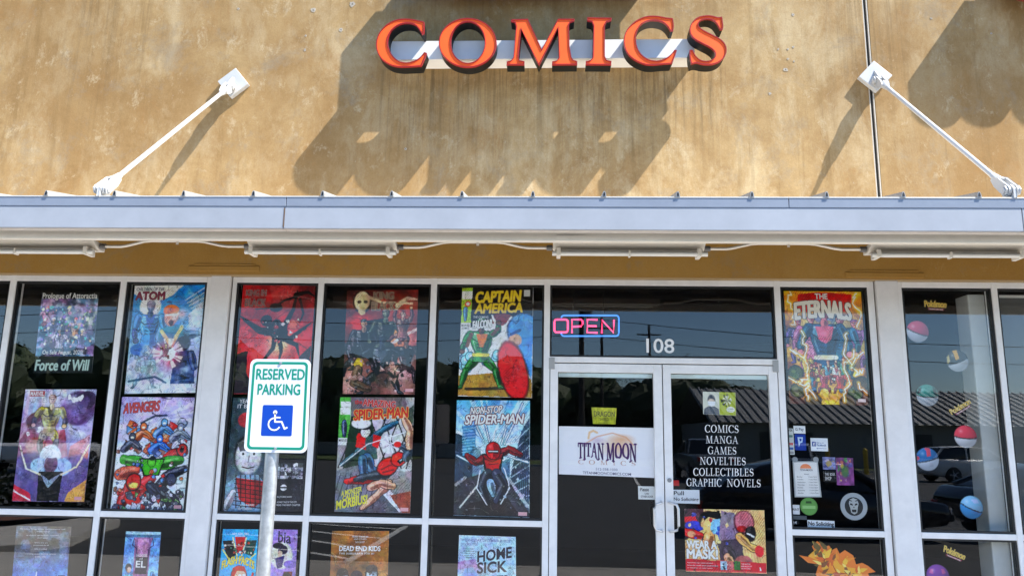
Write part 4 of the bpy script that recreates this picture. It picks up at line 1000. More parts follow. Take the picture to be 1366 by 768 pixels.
Ss = [(1162, 98), (1120, 104), (1060, 89), (1000, 86), (920, 103), (860, 153), (835, 218), (845, 277), (888, 327), (960, 368), (1030, 404), (1078, 442), (1093, 482), (1078, 517), (1030, 543), (960, 540), (902, 500), (865, 436), (834, 434), (835, 500), (850, 578), (900, 566), (970, 580), (1050, 582), (1122, 562), (1177, 517), (1207, 450), (1196, 383), (1150, 328), (1070, 283), (1000, 248), (943, 213), (923, 180), (938, 145), (990, 124), (1050, 128), (1100, 160), (1142, 232), (1167, 228), (1174, 200)]
sign = empty('comics_sign', tuple(W(735, 70, -.18)), 'raised orange letters on a white raceway high on the wall', 'sign')
LET = [('C', smooth(C1, (0, 15, 17, 18, 34, 35)), None, 490), ('O', ell_pts(1016, 361, 292, 249), ell_pts(1018, 357, 172, 209), 490), ('M', Mm, None, 660), ('I', Ii, None, 660), ('C', smooth(C2, (0, 15, 17, 18, 32, 33)), None, 810), ('S', smooth(Ss, (0, 17, 18, 20, 37, 38)), None, 810)]
for ch, outl, hole, ox in LET:
    o = zl(outl, ox); h = zl(hole, ox) if hole else None
    hs = (h,) if h else ()
    body = MB().prism(o, FY + .004, BY, hs).build('letter', RET, sign)
    oi = inset(o, .0075); hi = inset(h, -.0075) if h else None
    # face: recessed, behind a trim that stands 4 mm proud
    MB().prism(oi, FY - .0005, FY + .003, (hi,) if hi else ()).build('face', FACE, body)
    tm = MB(); loops = [(o, oi)] + ([(h, hi)] if h else [])
    for a, b in loops:
        n = len(a); vs = [(x, FY - .007, z) for x, z in a] + [(x, FY - .007, z) for x, z in b] + [(x, FY + .012, z) for x, z in inset(a, -.0015 if a is o else .0015)] + [(x, FY - .0006, z) for x, z in b]
        fs = []
        for i in range(n):
            j = (i + 1) % n; fs += [(i, j, n + j, n + i), (i, 2 * n + i, 2 * n + j, j), (n + i, n + j, 3 * n + j, 3 * n + i)]
        tm.add(vs, fs)
    tm.build('trim', TRIM, body)
r0, r1 = W(514, 88, BY), W(927, 80, BY)
zb_, zt_ = W(750, 78.5, BY).z, W(750, 53.5, BY).z
MB().box((r0.x, BY + .0005, zb_), (r1.x, WY - .001, zt_)).build('raceway', mat('raceway_paint', (.78, .76, .72), .5, noise=.04), sign, bevel=.003)

# the shop's name cabinet above the picture edge: it throws the big shadow
sv = lambda d: Vector((SUN.x / -SUN.y * d, 0, SUN.z / -SUN.y * d))
up = empty('name_sign', (0.3, -.28, 5.9), 'large name cabinet standing above the orange letters', 'sign')
fy, bk = -.33, -.205
xL = W(451, 115, WY).x + sv(.30).x; zTop = (W(447, 73, WY) + sv(.30)).z; zBt = W(740, -22, fy).z
pa_, pb_ = W(893, 0, WY), W(856, 49, WY); zz = zBt - sv(.175).z
xRr = pa_.x + (pb_.x - pa_.x) * (zz - pa_.z) / (pb_.z - pa_.z) + sv(.175).x
NC = mat('cabinet_paint', (.12, .09, .14), .5)
MB().box((xL, fy, zBt), (xRr, bk, zTop)).build('cabinet', NC, up, bevel=.006)
MB().box((xL + .2, bk + .001, zBt + .12), (xRr - .2, WY - .001, zTop - .1)).build('raceway', mat('raceway_paint', (0, 0, 0)), up)
mc = W(527, 7, WY) + sv(.2)
cxm, czm, rm_ = (mc.x + xRr) / 2 + .05, zTop - .1, (xRr - mc.x) / 2 + .02
mp = [(cxm + rm_ * math.cos(math.pi * k / 40), zTop + .003 + .95 * math.sin(math.pi * k / 40)) for k in range(41)]
MB().prism(mp, fy, bk).build('moon_panel', mat('moon_face', (.75, .42, .12), .5, noise=.2, nscale=3), up)
qn = [Vector((xL, fy - .02, zTop)), Vector((xRr, fy - .02, zTop)), Vector((xRr, fy - .02, zBt)), Vector((xL, fy - .02, zBt))]
fn_ = warp_quad(qn)
lettering('lettering', [('TITAN MOON', (.03, .12, .97, .9), {'serif': True})], fn_, mat('purple_face', (.25, .06, .3), .4), up)
# neighbour's sign, only its lowest edge reaches into the picture
nb = empty('neighbour_sign', tuple(W(1366, -20, -.2)), 'dark red rounded channel sign cut by the top right corner', 'sign')
d2 = .355
for k, (sx, sy, rad) in enumerate([(1245, 145, .225), (1306, 143, .225), (1380, 146, .225)]):
    c = W(sx, sy, WY) + sv(d2 - .02)
    z0 = max(c.z, W(1366, 4, -d2).z + rad)
    pts = [(c.x + rad * math.cos(math.pi + math.pi * i / 20), z0 + rad * math.sin(math.pi + math.pi * i / 20)) for i in range(21)] + [(c.x + rad, z0 + .2), (c.x - rad, z0 + .2)]
    b = MB().prism(pts, -d2, WY - .1).build('letter', mat('dark_red_can', (.16, .03, .02), .4), nb)
    pi_ = inset(pts, .02); MB().prism(pi_, -d2 - .004, -d2 - .0005).build('face', mat('red_face', (.6, .06, .03), .4), b)
c = W(1345, -30, -.1)
MB().box((c.x - .02, WY - .099, c.z + .02), (c.x + 2.0, WY - .001, c.z + .3)).build('raceway', mat('neighbour_raceway', (.08, .05, .05), .5), nb)

# ---------------------------------------------------------------- reserved parking sign
ax = 3.72
d0 = RM @ np.array([(369 - 683) / F, (541 - 384) / F, 1.0])
PY = -DIST + d0[1] * ax
q = [W(334.5, 478.5, PY), W(415, 479, PY), W(409.5, 604, PY), W(325, 602.5, PY)]
pc = sum(q, Vector()) / 4
ps = empty('parking_sign', (W(363, 640, PY).x, PY + .05, 0), 'white reserved parking sign with wheelchair symbol on a steel post', 'sign')
f = warp_quad(q)
def rrect(u0, v0, u1, v1, r, n=6, asp=1.5):
    o = []
    for cx, cy, a0 in ((u1 - r, v0 + r / asp, -90), (u1 - r, v1 - r / asp, 0), (u0 + r, v1 - r / asp, 90), (u0 + r, v0 + r / asp, 180)):
        for k in range(n + 1):
            a = math.radians(a0 + 90 * k / n); o.append((cx + r * math.cos(a), cy + r / asp * math.sin(a)))
    return o
def plate(name, f, loop, d0_, d1_, m, parent, hole=None, bev=0):
    """flat piece on a sheet: outline in u,v; d0 = back, d1 = front offset"""
    n = len(loop); tr = tessellate_polygon([[Vector((u, -v, 0)) for u, v in loop]] + ([[Vector((u, -v, 0)) for u, v in hole]] if hole else []))
    allp = list(loop) + (list(hole) if hole else [])
    vs = [f(u, v, d1_) for u, v in allp] + [f(u, v, d0_) for u, v in allp]; N = len(allp); fs = []
    for a, b, c in tr:
        pa, pb, pcx = allp[a], allp[b], allp[c]
        if (pb[0] - pa[0]) * (pcx[1] - pa[1]) - (pb[1] - pa[1]) * (pcx[0] - pa[0]) > 0: b, c = c, b
        fs.append((a, b, c)); fs.append((a + N, c + N, b + N))
    k = 0
    for lp in ([loop] + ([hole] if hole else [])):
        for i in range(len(lp)):
            j = (i + 1) % len(lp); fs.append((k + i, k + j, k + j + N, k + i + N))
        k += len(lp)
    mb = MB(); mb.add(vs, fs); return mb.build(name, m, parent)
SW = mat('sign_white', (0.76, 0.78, 0.80), 0.35, noise=.04, nscale=9); SG = mat('sign_green', (0.0, 0.26, 0.17), 0.4); SB = mat('sign_blue', (0.0, 0.055, 0.42), 0.4)
sp_ = plate('sign_panel', f, rrect(0, 0, 1, 1, .1), -.002, 0.0, SW, ps)
plate('border', f, rrect(.045, .03, .955, .97, .075), .0002, .0006, SG, sp_, rrect(.085, .057, .915, .943, .045))
lettering('lettering', [('RESERVED', (.115, .108, .905, .222), {'fat': .028, 'd': .0008}), ('PARKING', (.155, .272, .845, .386), {'fat': .028, 'd': .0008})], f, SG, sp_)
bp_ = plate('blue_panel', f, rrect(.255, .497, .745, .826, .025), .0002, .0006, SB, sp_)
wm = MB()
def wl(pts, w, d=.0009):
    for (a, b), (c, e) in zip(pts, pts[1:]):
        dx, dy = (c - a), (e - b) * 1.5; L = math.hypot(dx, dy); nx, ny = -dy / L * w / 2, dx / L * w / 2 / 1.5; ex, ey = dx / L * w * .3, dy / L * w * .3 / 1.5
        qd = [f(a + nx - ex, b + ny - ey, d), f(c + nx + ex, e + ny + ey, d), f(c - nx + ex, e - ny + ey, d), f(a - nx - ex, b - ny - ey, d)]
        wm.add(qd, [(3, 2, 1, 0)]); d += .00002
wm.add([f(.462 + .034 * math.cos(a), .575 + .0225 * math.sin(a), .0009) for a in [-6.283 * k / 16 for k in range(16)]], [tuple(range(16))])
wl([(.46, .585), (.468, .675), (.575, .675), (.625, .748), (.665, .735)], .027)
wl([(.468, .63), (.545, .63)], .024, .00105)
wl([(.43 + 0 + .095 * math.cos(math.radians(a)) + .03, .7 + .064 * math.sin(math.radians(a))) for a in range(-95, -400, -18)][::-1][3:], .024, .0012)
wm.build('symbol', VINYL, sp_)
for u, v in ((.505, .043), (.5, .957)):
    p = Vector(f(u, v, 0)); MB().tube([p, p + Vector((0, -.005, 0))], .0065, 8).build('bolt', GALV, sp_)
pt = W(366, 606, PY + .045); pb = W(361, 768, PY + .045)
MB().tube([(pt.x - .008, PY + .036, 0), (pt.x - .008, PY + .036, q[3].z + .02)], .0325, 24).build('post', GALV, ps, smooth=True)
MB().box((pt.x - .02, PY + .0035, q[3].z + .03), (pt.x + .02, PY + .02, q[0].z - .03)).build('channel', GALV, ps)
MB().tube([(pt.x - .008, PY + .036, q[3].z + .02), (pt.x - .008, PY + .02, q[3].z + .12)], [.0325, .012], 20).build('post_flare', GALV, ps, smooth=True)

# ---------------------------------------------------------------- printed sheets in the windows
PG = 'comic posters in the windows'
R01 = random.Random(11)
sk, skd = (.93, .70, .55), (.45, .29, .2)
WHITE_T, BLACK_T = ink((.95, .95, .93)), ink((.02, .02, .02))
def maker_tag(f, u0=.83, v0=.955):
    pass
def tagbox(o, f, box, col=(.86, .62, .66), word=None, tc=(.95, .95, .95), bc=(.8, .1, .12)):
    u0, v0, u1, v1 = box
    a = plate('maker_tag', f, [(u0, v0), (u1, v0), (u1, v1), (u0, v1)], .0004, .0007, ink(col), o)
    if word: lettering('lettering', [(word, (u0 + .01, v0 + .005, u1 - .01, v1 - .005), {'bold': .03, 'd': .0009})], f, ink(tc), a)
    return a
def scribble(name, f, o, rows, col, d=.0006):
    """rows: (string, u0, v0, u1, v1)"""
    return lettering(name, [(s, (u0, v0, u1, v1), {'bold': .01, 'd': d}) for s, u0, v0, u1, v1 in rows], f, ink(col), o)

# 1 dark sheet with a framed picture of crowded fantasy figures
a = Art(1.46, 110, (.015, .015, .017))
b = Art(1.0, 100, (.2, .3, .42)); b.noise(3, 30, .8).noise(5, 22, 1, (.35, .5, .62), .8).noise(8, 18, 1, (.55, .35, .5), .7)
for i in range(7):
    x, y = 12 + 13 * i, 28 + (i % 3) * 20
    b.hero(x, y, 7, [(.7, .3, .4), (.4, .35, .6), (.75, .7, .8), (.3, .5, .45), (.8, .5, .3), (.5, .45, .65), (.6, .65, .5)][i], (.25, .2, .3), sk, [(.8, .3, .3), (.9, .85, .9), (.25, .2, .2), (.8, .7, .3)][i % 4], (-2, 1), (2.2, -1.2 + i % 3), (-1, 4), (1, 4), face=False, ink_w=.8)
b.noise(21, 9, 1, (.85, .8, .9), .45).noise(30, 7, 1, (.15, .2, .25), .5).shards(5, 40, (4, 10, 96, 96), 4, [(.7, .5, .6), (.3, .6, .6), (.9, .85, .7), (.5, .4, .7)], None)
y0, y1 = int(a.h * .085), int(a.h * .795); H_ = y1 - y0; W_ = a.w - 2
ii = (np.arange(H_) * b.h // H_); jj = (np.arange(W_) * b.w // W_); a.im[y0:y1, 1:1 + W_] = b.im[np.ix_(ii, jj)]
o, f = sheet('poster', [(56, 390), (132, 390), (122.5, 497), (44.5, 497)], a, 'dark poster of small crowded fantasy figures with a white title line above and below', 'poster', PG)
lettering('lettering', [('Prologue of Attoractia', (.02, .005, .98, .1), {'bold': .012}), ('On Sale August, 2020!', (.12, .72, .82, .79), {'bold': .01})], f, WHITE_T, o)
outlined('title', 'Force of Will', (.02, .84, .94, .97), f, o, ink((.75, .85, .8)), ink((.05, .2, .18)), {'bold': .03, 'shear': .1}, .03)
# 2 pale watercolour montage
a = Art(1.52, 100).grad((.72, .74, .86), (.55, .5, .66)); a.noise(2, 40, .35)
for k in range(6): a.line([(8 + 9 * k, -5), (2 + 14 * k, 60)], 5, [(.85, .7, .75), (.65, .75, .9), (.9, .85, .8)][k % 3], .55)
a.ell(78, 26, 24, 24, (.33, .24, .36), .95).ell(74, 36, 16, 14, (.58, .46, .72), .7, soft=1).ell(88, 14, 14, 12, (.25, .18, .28), .9)
a.poly([(0, 48), (20, 40), (38, 70), (40, 112), (0, 112)], (.55, .25, .22), .85).ell(20, 44, 14, 12, (.36, .22, .2)).poly([(22, 60), (62, 55), (70, 90), (40, 110)], (.62, .28, .3), .8)
a.poly([(72, 78), (98, 62), (98, 100), (70, 100)], (.85, .42, .3), .8)
a.hero(40, 34, 12, (.72, .68, .25), (.28, .28, .26), sk, (.38, .24, .18), (-1.9, 1.3), (1.7, 1.4), (-.7, 4.6), (.8, 4.6), ink_w=.8)
a.noise(8, 16, 1, (.92, .9, .95), .35)
a.ell(20, 120, 30, 34, (.36, .33, .48), .95).ell(82, 124, 32, 34, (.37, .33, .50), .95).noise(9, 20, 1, (.55, .5, .7), .4)
a.ell(46, 92, 15, 16, (.80, .86, .94)).ell(32, 104, 12, 11, (.62, .72, .88)).ell(64, 106, 13, 12, (.6, .7, .88)).ell(48, 102, 9.5, 12, (.45, .36, .42)).ell(48, 88, 12, 6, (.86, .9, .96))
a.poly([(32, 112), (66, 112), (64, 152), (34, 152)], (.10, .1, .14)).poly([(34, 114), (48, 124), (64, 114), (48, 134)], (.5, .55, .62)).line([(2, 78), (14, 108), (34, 116)], 2.4, (.9, .85, .75)).line([(98, 76), (84, 106), (64, 116)], 2.4, (.92, .82, .7))
a.poly([(0, 130), (24, 142), (26, 152), (0, 152)], (.72, .22, .3)).line([(0, 138), (24, 150)], 2, (.95, .9, .9)).poly([(76, 140), (100, 122), (100, 152), (72, 152)], (.85, .6, .3), .85)
for x, y in ((62, 12), (72, 14), (80, 12), (10, 62), (28, 56)): a.shards(int(x), 3, (x - 2, y - 2, x + 2, y + 2), 4, [(.95, .92, .92)], None)
o, f = sheet('poster', [(34, 519), (129, 519), (112, 669), (16, 668)], a, 'pale watercolour poster with a white haired figure below and a figure in yellow above', 'poster', PG)
tagbox(o, f, (.07, .015, .28, .065), (.72, .1, .16), 'MARVEL'); lettering('lettering', [('VOICES', (.06, .08, .33, .12), {'bold': .0, 'spacing': 1.2})], f, ink((.62, .6, .66)), o); tagbox(o, f, (.86, .955, .96, .985))
# 3 pale blue poster with a round white halo
a = Art(1.53, 100).grad((.2, .5, .75), (.8, .84, .95), 20, 140); a.noise(4, 40, .25).ell(100, 95, 50, 70, (.72, .66, .85), .5, soft=1).ell(60, 92, 20, 20, (.75, .45, .6), .4, soft=1)
a.poly([(0, 0), (70, 0), (56, 14), (40, 22), (20, 23), (0, 12)], (.92, .9, .86)).ell(25, 30, 15, 14, (.93, .91, .87))
for k in range(6): a.line([(74 + k * 3, 22 + 4 * k), (100, 4 + 7 * k)], 1.2, (.88, .92, .97), .9)
a.poly([(80, 42), (100, 24), (100, 62), (82, 60)], (.86, .84, .86), .7)
a.hero(26, 52, 13.5, (.34, .58, .82), (.3, .36, .66), (.32, .34, .5), (.1, .1, .16), (-1.3, 2.0), (1.4, 1.9), (-.5, 4.4), (.6, 4.4), face=False, ink_w=.8)
a.limb([(60, 64), (80, 72), (94, 70)], 12, (.32, .48, .62), 9, 1, .4); a.poly([(42, 62), (70, 56), (84, 96), (52, 100), (38, 84)], (.28, .52, .62)).line([(44, 66), (62, 90)], 5, (.86, .8, .55)).line([(72, 60), (58, 90)], 5, (.86, .8, .55))
a.ell(56, 45, 10, 14, (.84, .56, .48)).ell(55, 36, 11, 8, (.85, .45, .2)).line([(48, 43), (65, 42)], 3, (.95, .9, .88)).ell(57, 54, 3.5, 4.5, (.3, .08, .1)).glow(70, 42, 10, (1, .75, .75), .8)
a.ell(76, 84, 10, 11, (.14, .17, .26)).poly([(66, 94), (92, 94), (96, 140), (62, 140)], (.2, .3, .46)).limb([(88, 98), (94, 118)], 8, (.26, .34, .52))
a.glow(55, 98, 26, (.9, .25, .35), .95).burst(55, 98, 26, (1, .9, .92), .8, .7, 3, 3, 22).ell(55, 98, 11, 10, (1, .97, .97)).hero(52, 92, 4, (.55, .2, .25), (.4, .1, .15), sk, (.3, .1, .1), (-1.6, -1), (1.6, -1), (-1.6, 3), (1, 3), face=False, ink_w=.5)
a.ell(14, 92, 12, 9, (.3, .45, .68), .9).hero(26, 112, 8, (.36, .52, .6), (.3, .42, .5), (.55, .65, .75), (.75, .85, .9), (-1.4, 1.4), (1.4, 1.4), (-1.7, 4), (1.5, 4), face=False, ink_w=.8).shards(7, 16, (2, 96, 40, 142), 4, [(.25, .38, .5), (.4, .55, .66)]).noise(12, 24, 1, (.86, .9, .97), .5)
a.line([(4, 136), (40, 130), (56, 138)], 3, (.16, .26, .36), .7)
o, f = sheet('poster', [(180, 381), (273.5, 380), (262, 523.5), (166, 525)], a, 'pale blue poster with a round white halo and an orange haired figure', 'poster', PG)
lettering('lettering', [('CHILDREN OF THE', (.03, .02, .43, .05), {'bold': .02})], f, ink((.2, .16, .3)), o); outlined('title', 'ATOM', (.03, .06, .44, .135), f, o, ink((.55, .12, .25)), ink((.14, .12, .28)), {'bold': .04}, .012); tagbox(o, f, (.86, .955, .96, .98), (.8, .85, .92))
# 4 crowded poster of armoured machines
a = Art(1.55, 100).grad((.66, .62, .82), (.8, .84, .9), 0, 90); a.burst(55, 30, 22, (.9, .88, .97), .55, .5, 2).noise(2, 30, .2)
cols = [(.35, .5, .7), (.75, .4, .25), (.55, .6, .68), (.3, .4, .58), (.7, .2, .2), (.5, .35, .3)]
a.shards(11, 46, (12, 34, 96, 78), 8, cols).line([(30, 36), (48, 26), (64, 25)], 3, (.25, .28, .36))
for k, (x, y, c) in enumerate([(34, 46, (.8, .45, .3)), (62, 40, (.4, .55, .75)), (85, 46, (.5, .52, .62)), (20, 60, (.3, .32, .38)), (58, 62, (.25, .45, .75))]):
    a.limb([(x - 10, y + 12), (x, y + 2), (x + 12, y + 10)], 9, c, 7, 1.2, .5).ell(x, y - 5, 5, 6, (.05, .05, .06)).ell(x, y - 5, 4, 5, c).ell(x, y - 4, 2.2, 1.4, (.9, .9, .8))
a.limb([(70, 84), (92, 74)], 13, (.75, .16, .14), 15).ell(90, 72, 8, 9, (.05, .05, .05)).ell(90, 72, 6.5, 7.5, (.8, .2, .16)).ell(90, 72, 3.5, 4, (.2, .05, .05))
for sx in (-1, 1): a.limb([(50 + sx * 12, 92), (50 + sx * 38, 86)], 15, (.25, .55, .18), 13, 1.4, .5)
a.poly([(32, 84), (68, 84), (62, 108), (40, 108)], (.05, .07, .04)).poly([(34, 86), (66, 86), (60, 106), (42, 106)], (.3, .62, .2)).ell(50, 88, 6, 7.5, (.05, .07, .04)).ell(50, 89, 5, 6.2, (.35, .65, .25)).ell(50, 84, 5, 3, (.06, .07, .07))
a.limb([(8, 106), (30, 100)], 15, (.8, .38, .3), 12).limb([(44, 118), (52, 112)], 15, (.78, .2, .25), 13).limb([(14, 146), (22, 122), (44, 128)], 13, (.62, .12, .13), 12, 1.4, .5).ell(28, 116, 11, 12, (.08, .02, .02)).ell(28, 116, 9.5, 10.5, (.68, .13, .12)).poly([(21, 117), (35, 117), (33, 124), (23, 124)], (.85, .72, .4)).ell(30, 138, 12, 9, (.7, .16, .14))
a.limb([(58, 136), (72, 108), (96, 98)], 14, (.2, .22, .3), 10, 1.4, .6).ell(79, 112, 8, 9, (.03, .03, .05)).ell(79, 112, 6.8, 7.8, (.22, .25, .34)).limb([(60, 126), (78, 136), (92, 150)], 16, (.16, .18, .26), 14, 1.4, .6).limb([(52, 122), (62, 130)], 12, (.2, .22, .3), 10)
a.shards(17, 60, (0, 128, 98, 154), 5, [(.62, .14, .14), (.2, .24, .32), (.3, .45, .25), (.75, .72, .8), (.3, .3, .36)]).shards(19, 30, (0, 60, 98, 128), 3.4, cols + [(.85, .85, .9)])
o, f = sheet('poster', [(163, 529), (260, 530), (244, 682), (147, 681)], a, 'crowded poster of armoured machines, a green one with arms spread in the middle', 'poster', PG)
outlined('title', 'AVENGERS', (.04, .045, .53, .135), f, o, ink((.85, .3, .3)), ink((.25, .06, .1)), {'bold': .03, 'shear': .1, 'slant': -.03}, .02); lettering('lettering', [('TECH-ON', (.27, .14, .43, .165), {'bold': .02})], f, WHITE_T, o); tagbox(o, f, (.87, .945, .97, .975))
# 5, 6 the two flyers below
a = Art(1.3, 60).grad((.42, .37, .3), (.22, .3, .48), 10, 60); a.grad((.36, .33, .29), (.3, .45, .72), 30, 90); a.noise(3, 30, .25).line([(44, 84), (40, 130)], 2, (.8, .9, 1)).noise(8, 18, 1, (.55, .68, .85), .35)
o, f = sheet('flyer', [(22, 701), (95, 702), (87, 796), (14, 796)], a, 'small flyer fading from beige to blue in the lower left window', 'flyer', 'flyers in the lower windows')
scribble('lettering', f, o, [('featuring the winners of', .07, .03, .9, .05), ('heavy things', .38, .065, .62, .085), ('a dark graphic novel', .2, .12, .78, .14), ('mind vapour', .4, .155, .6, .175), ('story and art', .36, .225, .6, .245), ('presented by all', .34, .26, .62, .28), ('tales in colour', .36, .31, .6, .33), ('coming soon to this store', .2, .385, .76, .405), ('ask us', .38, .42, .58, .44)], (.85, .86, .88))
lettering('title', [('RADIANT', (.02, .7, .96, .86), {'bold': .0, 'slant': -.03})], f, ink((.3, .38, .5)), o)
a = Art(1.8, 60).grad((.42, .58, .82), (.5, .68, .9)); a.noise(5, 26, .25).poly([(26, 16), (78, 16), (74, 34), (70, 180), (32, 180), (28, 34)], (.55, .4, .52)).poly([(36, 20), (68, 20), (64, 80), (40, 80)], (.72, .52, .64)).line([(26, 18), (22, 36), (34, 44), (36, 100)], 2.4, (.25, .2, .35)).line([(78, 18), (82, 36), (70, 44), (68, 100)], 2.4, (.25, .2, .35)).poly([(34, 68), (68, 68), (68, 112), (34, 112)], (.18, .14, .22)).ell(16, 96, 9, 11, (.12, .1, .16)).ell(18, 102, 6, 8, (.85, .65, .6)).poly([(4, 114), (30, 114), (30, 180), (2, 180)], (.45, .7, .8)).limb([(84, 110), (92, 150)], 9, (.4, .6, .85)).poly([(0, 0), (100, 0), (100, 8), (0, 8)], (.62, .76, .84)).poly([(0, 8), (100, 8), (100, 16), (0, 16)], (.3, .42, .52)).noise(9, 10, .3)
o, f = sheet('flyer', [(168, 708), (214.7, 709), (208, 800), (160, 799)], a, 'narrow blue flyer with a mauve tower in the lower left windows', 'flyer', 'flyers in the lower windows')
lettering('lettering', [('HOUSE', (.36, .33, .66, .37), {}), ('of', (.45, .385, .55, .415), {}), ('EL', (.36, .43, .64, .53), {'bold': .02})], f, WHITE_T, o)
# 7 red poster
a = Art(1.5, 100).grad((.5, .08, .1), (.82, .16, .2), 0, 90); a.noise(6, 30, .4).noise(9, 14, 1, (.35, .05, .07), .5).poly([(36, 0), (78, 0), (72, 40), (50, 46)], (.55, .3, .28), .5)
a.glow(55, 82, 24, (1, .8, .6), .9)
for p, w in ((((46, 66), (28, 64), (8, 50), (0, 44)), 13), (((48, 62), (62, 56), (72, 34), (76, 8)), 12), (((52, 70), (70, 76), (86, 62), (99, 52)), 11), (((50, 70), (48, 88), (34, 108), (26, 128)), 8), (((54, 72), (60, 90), (56, 112)), 8), (((60, 74), (80, 84), (84, 98)), 9), (((44, 60), (34, 52), (34, 46)), 9), (((74, 14), (90, 10), (100, 16)), 7), (((76, 16), (58, 22), (46, 32), (20, 34)), 4), (((80, 20), (86, 40), (82, 52)), 4)): a.line(p, w, (.06, .05, .06), 1, 1.6)
a.ell(54, 66, 13, 12, (.05, .05, .07)).ell(50, 56, 7, 8, (.1, .1, .12)).ell(36, 50, 8, 8, (.12, .1, .12)).ell(48, 32, 9, 6, (.1, .07, .08)).ell(74, 56, 7, 7, (.75, .35, .28)).shards(8, 26, (30, 46, 80, 80), 3, [(.08, .08, .1), (.75, .72, .68), (.6, .15, .15), (.2, .2, .22)], None)
a.poly([(0, 96), (14, 92), (14, 120), (30, 150), (0, 150)], (.14, .1, .14)).poly([(84, 100), (100, 84), (100, 150), (86, 150)], (.2, .15, .2)).noise(14, 30, .35)
for k in range(12): a.line([(R01.uniform(5, 95), R01.uniform(20, 90))] * 1 + [(R01.uniform(5, 95), R01.uniform(30, 100))], .8, (.25, .04, .06), .7)
o, f = sheet('poster', [(324.5, 380), (421, 380), (411, 525), (312, 525)], a, 'red poster with a spreading black tangle, upper part behind the parking sign', 'poster', PG)
outlined('title', 'KING IN', (.05, .045, .33, .1), f, o, ink((.35, .2, .2)), ink((.7, .6, .58)), {'bold': .0}, .03); outlined('title', 'BLACK', (.05, .13, .33, .2), f, o, ink((.3, .18, .18)), ink((.66, .56, .54)), {'bold': .0}, .03)
# 8, 9 grey pair behind the parking sign
a = Art(3.0, 70).grad((.2, .26, .28), (.3, .36, .4)); a.noise(3, 40, .4).ell(40, 60, 22, 20, (.7, .2, .22), .8).ell(50, 150, 36, 52, (.12, .13, .14)).ell(52, 156, 33, 48, (.66, .66, .68)).poly([(20, 120), (84, 110), (70, 138), (30, 144)], (.3, .3, .3)).ell(38, 150, 9, 8, (.9, .9, .9)).ell(38, 150, 3, 3.4, (.05, .05, .06)).ell(66, 150, 9, 8, (.9, .9, .9)).ell(66, 150, 3, 3.4, (.05, .05, .06)).line([(38, 184), (52, 188), (68, 184)], 3, (.2, .1, .1)).line([(54, 156), (52, 172)], 2.5, (.35, .35, .36))
a.poly([(0, 230), (30, 205), (80, 205), (100, 230), (100, 300), (0, 300)], (.4, .5, .58)).poly([(24, 212), (100, 222), (96, 275), (70, 290), (36, 268)], (.55, .12, .14))
for k in range(7): a.line([(24 + 12 * k, 206), (30 + 12 * k, 290)], 2.4, (.12, .03, .04), .75).line([(22, 216 + 11 * k), (100, 226 + 11 * k)], 2.4, (.12, .03, .04), .75)
a.limb([(4, 290), (20, 250)], 16, (.7, .7, .72)).noise(7, 20, .3)
o, f = sheet('poster', [(311, 530), (361, 530), (352, 682), (298, 682)], a, 'grey poster of a wide eyed man with red plaid cloth, left of the sign post', 'poster', PG)
scribble('lettering', f, o, [('YEARS LATER', .18, .015, .95, .05), ('IT BEGINS', .14, .06, .8, .095), ('A NEW SERIES', .4, .935, .75, .95), ('SEPTEMBER', .35, .965, .7, .985)], (.9, .9, .9))
a = Art(3.0, 70, (.1, .1, .12))
rr_ = random.Random(4)
for r in range(9):
    for c in range(3):
        x0, y0 = 3 + c * 32, 130 + r * 11 if r > 3 else 4 + r * 32; g = rr_.uniform(.15, .6); hh = 10 if r > 3 else 30
        a.poly([(x0, y0), (x0 + 30, y0), (x0 + 30, y0 + hh), (x0, y0 + hh)], (g, g, g * 1.08)); a.shards(r * 3 + c, 5, (x0 + 3, y0 + 1, x0 + 27, y0 + hh - 1), 6, [(.05, .05, .06), (.75, .75, .78), (.4, .4, .45)], None)
a.ell(56, 160, 22, 20, (.04, .04, .05)).noise(8, 14, .6).grad if False else None
a.poly([(0, 215), (100, 215), (100, 300), (0, 300)], (.13, .13, .15)).noise(5, 20, .5).ell(46, 238, 9, 8, (.85, .85, .85)).line([(38, 238), (54, 238)], 4, (.1, .1, .1))
o, f = sheet('poster', [(363, 530), (412, 530), (402.5, 682), (354, 682)], a, 'black and white poster of small comic panels, right of the sign post', 'poster', PG)
scribble('lettering', f, o, [('IN STORES NOW', .3, .865, .7, .88), ('A DARK TALE OF THE CITY', .3, .91, .85, .925), ('READ THE FIRST CHAPTER', .3, .935, .95, .95)], (.85, .85, .87))
